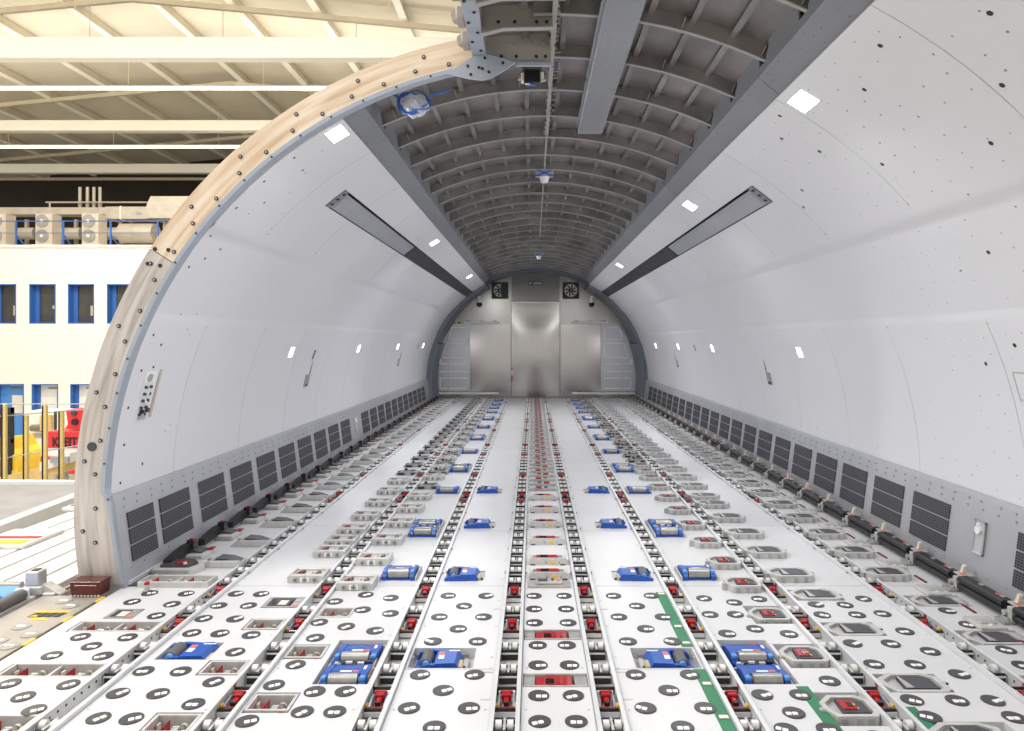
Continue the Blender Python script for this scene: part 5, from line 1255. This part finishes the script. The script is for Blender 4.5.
m = MB(); bar(m, (bxd(50, YB+2.4), YB+2.2, bzd(203.5, YB+2.4)), (bxd(200, YB+2.4), YB+2.2, bzd(203.5, YB+2.4)), .03, 'duct'); bar(m, (bxd(54, YB+2.4), YB+2.2, bzd(203.5, YB+2.4)), (bxd(54, YB+2.4), YB+2.2, ZD), .03, 'duct'); tag(link('service_pipe', m), 'thin horizontal service pipe behind the air-conditioning units', 'pipe')
struct('wall_hangar', MB().box(-40, 10, 33.5, 33.7, GZ, 12, 'hdark'), 'dark far wall of the hangar', 'wall')
# hangar roof: two shallow slopes meeting at a ridge, purlins, cross beams, tube lamps
RX, RZ, SL_ = -10.3, 10.6, .095
def roofz(x): return RZ-SL_*abs(x-RX)
for nm, xa, xb in (('ceiling_hangar', -40, RX), ('ceiling_hangar.001', RX, 8)):
    rf = MB(); rf.prism([(xa, roofz(xa)), (xb, roofz(xb)), (xb, roofz(xb)+.12), (xa, roofz(xa)+.12)], 9, 33.6, 'hroof', 'y')
    struct(nm, rf, 'cream hangar roof slope %s the ridge' % ('beyond' if xa < -20 else 'nearer than'), 'roof')
k = 0
for i in range(-6, 4):
    x = RX+2.2*i+.4; m = MB(); z = roofz(x)
    m.box(x-.05, x+.05, 9, 33.4, z-.26, z-.02, 'hpurlin'); m.box(x-.09, x+.09, 9, 33.4, z-.28, z-.25, 'hbeam')
    struct('ceiling_purlin.%03d' % k, m, 'cream hangar roof purlin, %s counted towards the door frame' % nth(k), 'purlin'); k += 1
for k, (yb, h) in enumerate(((17.0, .50), (22.9, .36), (28.6, .36))):
    z = 8.62 if k == 0 else 8.5
    z0 = 1.5+(340-(60, 131.8, 173.4)[k])*yb/700; z1 = 1.5+(340-(39.6, 121.6, 164.7)[k])*yb/700
    m = MB(); m.box(-38, 6, yb-.15, yb+.15, z0, z1, 'hbeam')
    struct('ceiling_beam.%03d' % (k+1), m, 'broad cream hangar cross beam, %s from the viewer' % nth(k), 'cross beam')
    m = MB()
    for xa, xb in ((-38, RX), (RX, 6)): m.prism([(xa, roofz(xa)-.42), (xb, roofz(xb)-.42), (xb, roofz(xb)-.29), (xa, roofz(xa)-.29)], yb+.9, yb+1.0, 'hpurlin', 'y')
    struct('ceiling_rafter.%03d' % (k+1), m, 'shallow sloping hangar rafter above the %s cross beam' % nth(k), 'rafter')
m = MB(); m.box(-38, 6, 30.0, 30.1, 1.5+160*30/700, 1.5+162.5*30/700, 'hpurlin'); struct('ceiling_beam.009', m, 'thin dark cross bar beyond the last cross beam', 'cross beam')
for k, (yt, py, rr) in enumerate(((19.2, 88.5, .035), (24.7, 147, .035))):
    z = 1.5+(340-py)*yt/700
    t = thing('tube_lamp', '%s long glowing tube lamp spanning the hangar' % ('nearer' if k == 0 else 'farther'), 'tube lamp', (-16, yt, z))
    link('glass_tube', MB().cyl((0, 0, 0), rr, 44, 'tube', 'x', 10), t); link('lamp_tray', MB().box(-22, 22, -.05, .05, .035, .07, 'hbeam'), t)
    m = MB()
    for q in range(12): m.box(-21+3.7*q-.01, -21+3.7*q+.01, -.01, .01, .07, 1.1, 'hpurlin')
    link('hanger_wire', m, t)
# thin hanger rods
for k in range(9):
    x = -17.2+1.75*k+.3*(k % 2); yy = 18.4 if k % 2 else 15.6; m = MB(); bar(m, (x, yy, 8.9), (x, yy, roofz(x)-.03), .012, 'hpurlin'); 
    tag(link('hanger_rod', m), 'thin vertical rod hanging from the hangar roof, %s counted towards the door frame' % nth(k), 'rod', 'roof hanger rods')
# hanging curtain in the far dark corner
m = MB(); n = 14; vs = []; x0, x1, yc = (198-533)*30/700, (262-533)*30/700, 31.5
for i in range(n+1):
    x = x0+(x1-x0)*i/n; vs += [(x, yc+.15*math.sin(i*2.2), 6.2), (x, yc+.15*math.sin(i*2.2), 9.3)]
m.add(vs, [(2*i, 2*i+2, 2*i+3, 2*i+1) for i in range(n)], 'slit', True); tag(link('dark_curtain', m), 'dark curtain hanging in the far corner behind the tube lamps', 'curtain')
# forklift, red machine, timber, cabinets on the hangar floor
t = thing('forklift', 'yellow forklift with a black mast behind the safety posts', 'forklift', (-9.8, 13.4, GZ))
m = MB(); m.prism([(-.9, .25), (.24, .25), (.27, .95), (.18, 1.12), (.0, 1.20), (-.1, 1.40), (-.9, 1.3)], -.45, .45, 'yellow', 'y'); m.box(.0, .2, -.47, -.3, .45, .85, 'postyel', .03); link('body', m, t)
m = MB(); m.box(-.02, .04, -.5, -.4, .2, 2.0, 'black'); m.box(.11, .17, -.5, -.4, .2, 2.0, 'black'); m.box(-.02, .17, -.49, -.42, 1.9, 2.0, 'black'); m.box(-.02, .17, -.49, -.42, 1.35, 1.42, 'black'); m.box(.05, .08, -.48, -.44, .3, 1.95, 'pad'); link('mast', m, t)
for q in (-.6, .05): link('wheel', MB().cyl((q, -.4, .2), .2, .18, 'black', 'y', 18), t)
link('orange_canister', MB().cyl((-.12, -.5, 1.72), .09, .3, 'orange', 'z', 14), t)
YM = 12.0; kx = YM/700
def mx_(px): return (px-533)*kx
def mz_(py): return 1.5+(340-py)*kx
t = thing('red_machine', 'red machine with bold black lettering behind the safety posts', 'machine', (0, YM, 0))
m = MB(); m.box(mx_(47), mx_(104), 0, .9, mz_(448), mz_(431.5), 'hred', .01); link('upper_housing', m, t)
m = MB(); m.prism([(mx_(61.5), mz_(429)), (mx_(64), mz_(425)), (mx_(62), mz_(410.5)), (mx_(88), mz_(410.5)), (mx_(88), mz_(430)), (mx_(68), mz_(430.5))], .1, .5, 'hred', 'y'); link('red_head', m, t)
m = MB(); m.cyl((mx_(71.5), .09, mz_(422.5)), .055, .05, 'black', 'y', 16); m.cyl((mx_(70.5), .09, mz_(413.5)), .045, .04, 'pad', 'y', 14); m.cyl((mx_(82.5), .09, mz_(414)), .045, .04, 'pad', 'y', 14); link('head_port', m, t)
m = MB(); m.box(mx_(40), mx_(104), .02, .88, mz_(456.5), mz_(448), 'white', .005); link('white_band', m, t)
m = MB(); m.box(mx_(40), mx_(104), .0, .9, mz_(474), mz_(456.5), 'hred', .01); m.box(mx_(46), mx_(104), -.01, .02, mz_(479), mz_(474), 'tanplate'); m.box(mx_(40), mx_(104), .05, .85, GZ, mz_(474), 'cover'); link('lower_housing', m, t)
cu = bpy.data.curves.new('machine_lettering', 'FONT'); cu.body = 'KLEIT'; cu.size = .215; cu.extrude = .004; cu.offset = .006
cu.materials.append(M['black'])
_o = bpy.data.objects.new('tmp', cu); COL.objects.link(_o); bpy.context.view_layer.update()
_me = bpy.data.meshes.new_from_object(_o.evaluated_get(bpy.context.evaluated_depsgraph_get())); bpy.data.objects.remove(_o); bpy.data.curves.remove(cu)
o = bpy.data.objects.new('machine_lettering', _me); COL.objects.link(o); o.parent = t; o.location = (mx_(52.2), -.006, mz_(446.2)); o.rotation_euler = (PI/2, 0, 0); o.scale = (.80, 1, 1)
t = thing('timber_beam', 'yellow timber beam lying across behind the safety posts', 'timber', (0, 0, 0))
m = MB(); a = Vector((-7.1, 9.2, -.42)); b = Vector((-6.0, 9.4, -.10)); m.prism([(-7.4, -.62), (-6.15, -.235), (-6.15, -.10), (-7.4, -.40)], 9.2, 9.4, 'beamwood', 'y'); m.prism([(-6.45, -.22), (-6.05, -.10), (-6.05, .02), (-6.45, -.10)], 9.15, 9.45, 'white', 'y'); link('beam_body', m, t)
link('steel_clamp', MB().box(-6.28, -6.05, 9.1, 9.14, -.10, -.02, 'cover'), t); link('beam_trestle', MB().box(-7.0, -6.9, 9.25, 9.35, GZ, -.45, 'cover').box(-6.3, -6.2, 9.25, 9.35, GZ, -.2, 'cover'), t)
t = thing('blue_case', 'blue case on the hangar floor under the timber beam', 'case', (-6.75, 9.8, GZ)); link('case_body', MB().box(-.35, .28, -.2, .2, 0, 1.05, 'wblue', .03), t); link('case_lid', MB().box(-.36, .29, -.21, .21, .9, 1.06, 'doorblue', .02), t)
t = thing('parts_cabinet', 'cream cabinet with a dark plinth and brown valve behind the posts', 'cabinet', (0, 16.0, GZ)); q = 16.0/700
X_ = lambda p: (p-533)*q; Z_ = lambda p: 1.5+(340-p)*q-GZ
link('cabinet_body', MB().box(X_(27), X_(58), 0, .6, Z_(434), Z_(411), 'hbeam', .01), t); link('plinth', MB().box(X_(27), X_(42), -.02, .5, Z_(438), Z_(434), 'tanplate').box(X_(27), X_(58), 0, .6, 0, Z_(434), 'hwall'), t)
link('brown_valve', MB().cyl((X_(39), -.08, Z_(427.5)), .08, .22, 'gold', 'x', 12).cyl((X_(49), -.1, Z_(422)), .12, .34, 'beamwood', 'z', 14), t); link('black_strip', MB().box(X_(54.5), X_(57), -.02, .02, Z_(430), Z_(411), 'pad'), t)

# ------------------------------------------------------------------ light
w = bpy.data.worlds.new('hall'); S.world = w; w.use_nodes = True
bg = w.node_tree.nodes['Background']; bg.inputs[0].default_value = (1.0, .975, .95, 1); bg.inputs[1].default_value = .95
def area(name, loc, rot, sx, sy, e, col=(1, .95, .86)):
    l = bpy.data.lights.new(name, 'AREA'); l.shape = 'RECTANGLE'; l.size = sx; l.size_y = sy; l.energy = e; l.color = col
    o = bpy.data.objects.new(name, l); COL.objects.link(o); o.location = loc; o.rotation_euler = rot; return o
# unseen area lights added to brighten the hangar (outside the hull, over the loader side)
area('hangar_fill', (-9, 16, 8.2), (0, 0, 0), 14, .4, 900)
area('hangar_fill', (-9, 8, 8.8), (0, 0, 0), 14, .4, 900)
area('roof_fill', (-12, 19.5, 8.0), (PI, 0, 0), 22, .4, 300)  # unseen strip added under the roof to brighten it from below
area('hangar_fill', (-10, 12.5, 8.2), (math.radians(75), 0, 0), 16, .5, 230)  # unseen helper light, tilted to face the cross beams
area('hangar_fill', (-8, 1, 8.8), (0, math.radians(-25), 0), 12, .6, 900)

cam = bpy.data.cameras.new('camera'); co = bpy.data.objects.new('camera', cam); COL.objects.link(co)
co.location = (0, 0, 1.5); co.rotation_euler = (PI/2, 0, 0)
cam.sensor_width = 36; cam.sensor_fit = 'HORIZONTAL'; cam.lens = 700/1024*36
cam.shift_x = -(533-512)/1024; cam.shift_y = -(365.5-340)/1024
cam.clip_start = .05; cam.clip_end = 200
S.camera = co
vs_ = S.view_settings; vs_.view_transform = 'Standard'; vs_.look = 'None'; vs_.gamma = 1; vs_.use_curve_mapping = False; vs_.exposure = -0.02
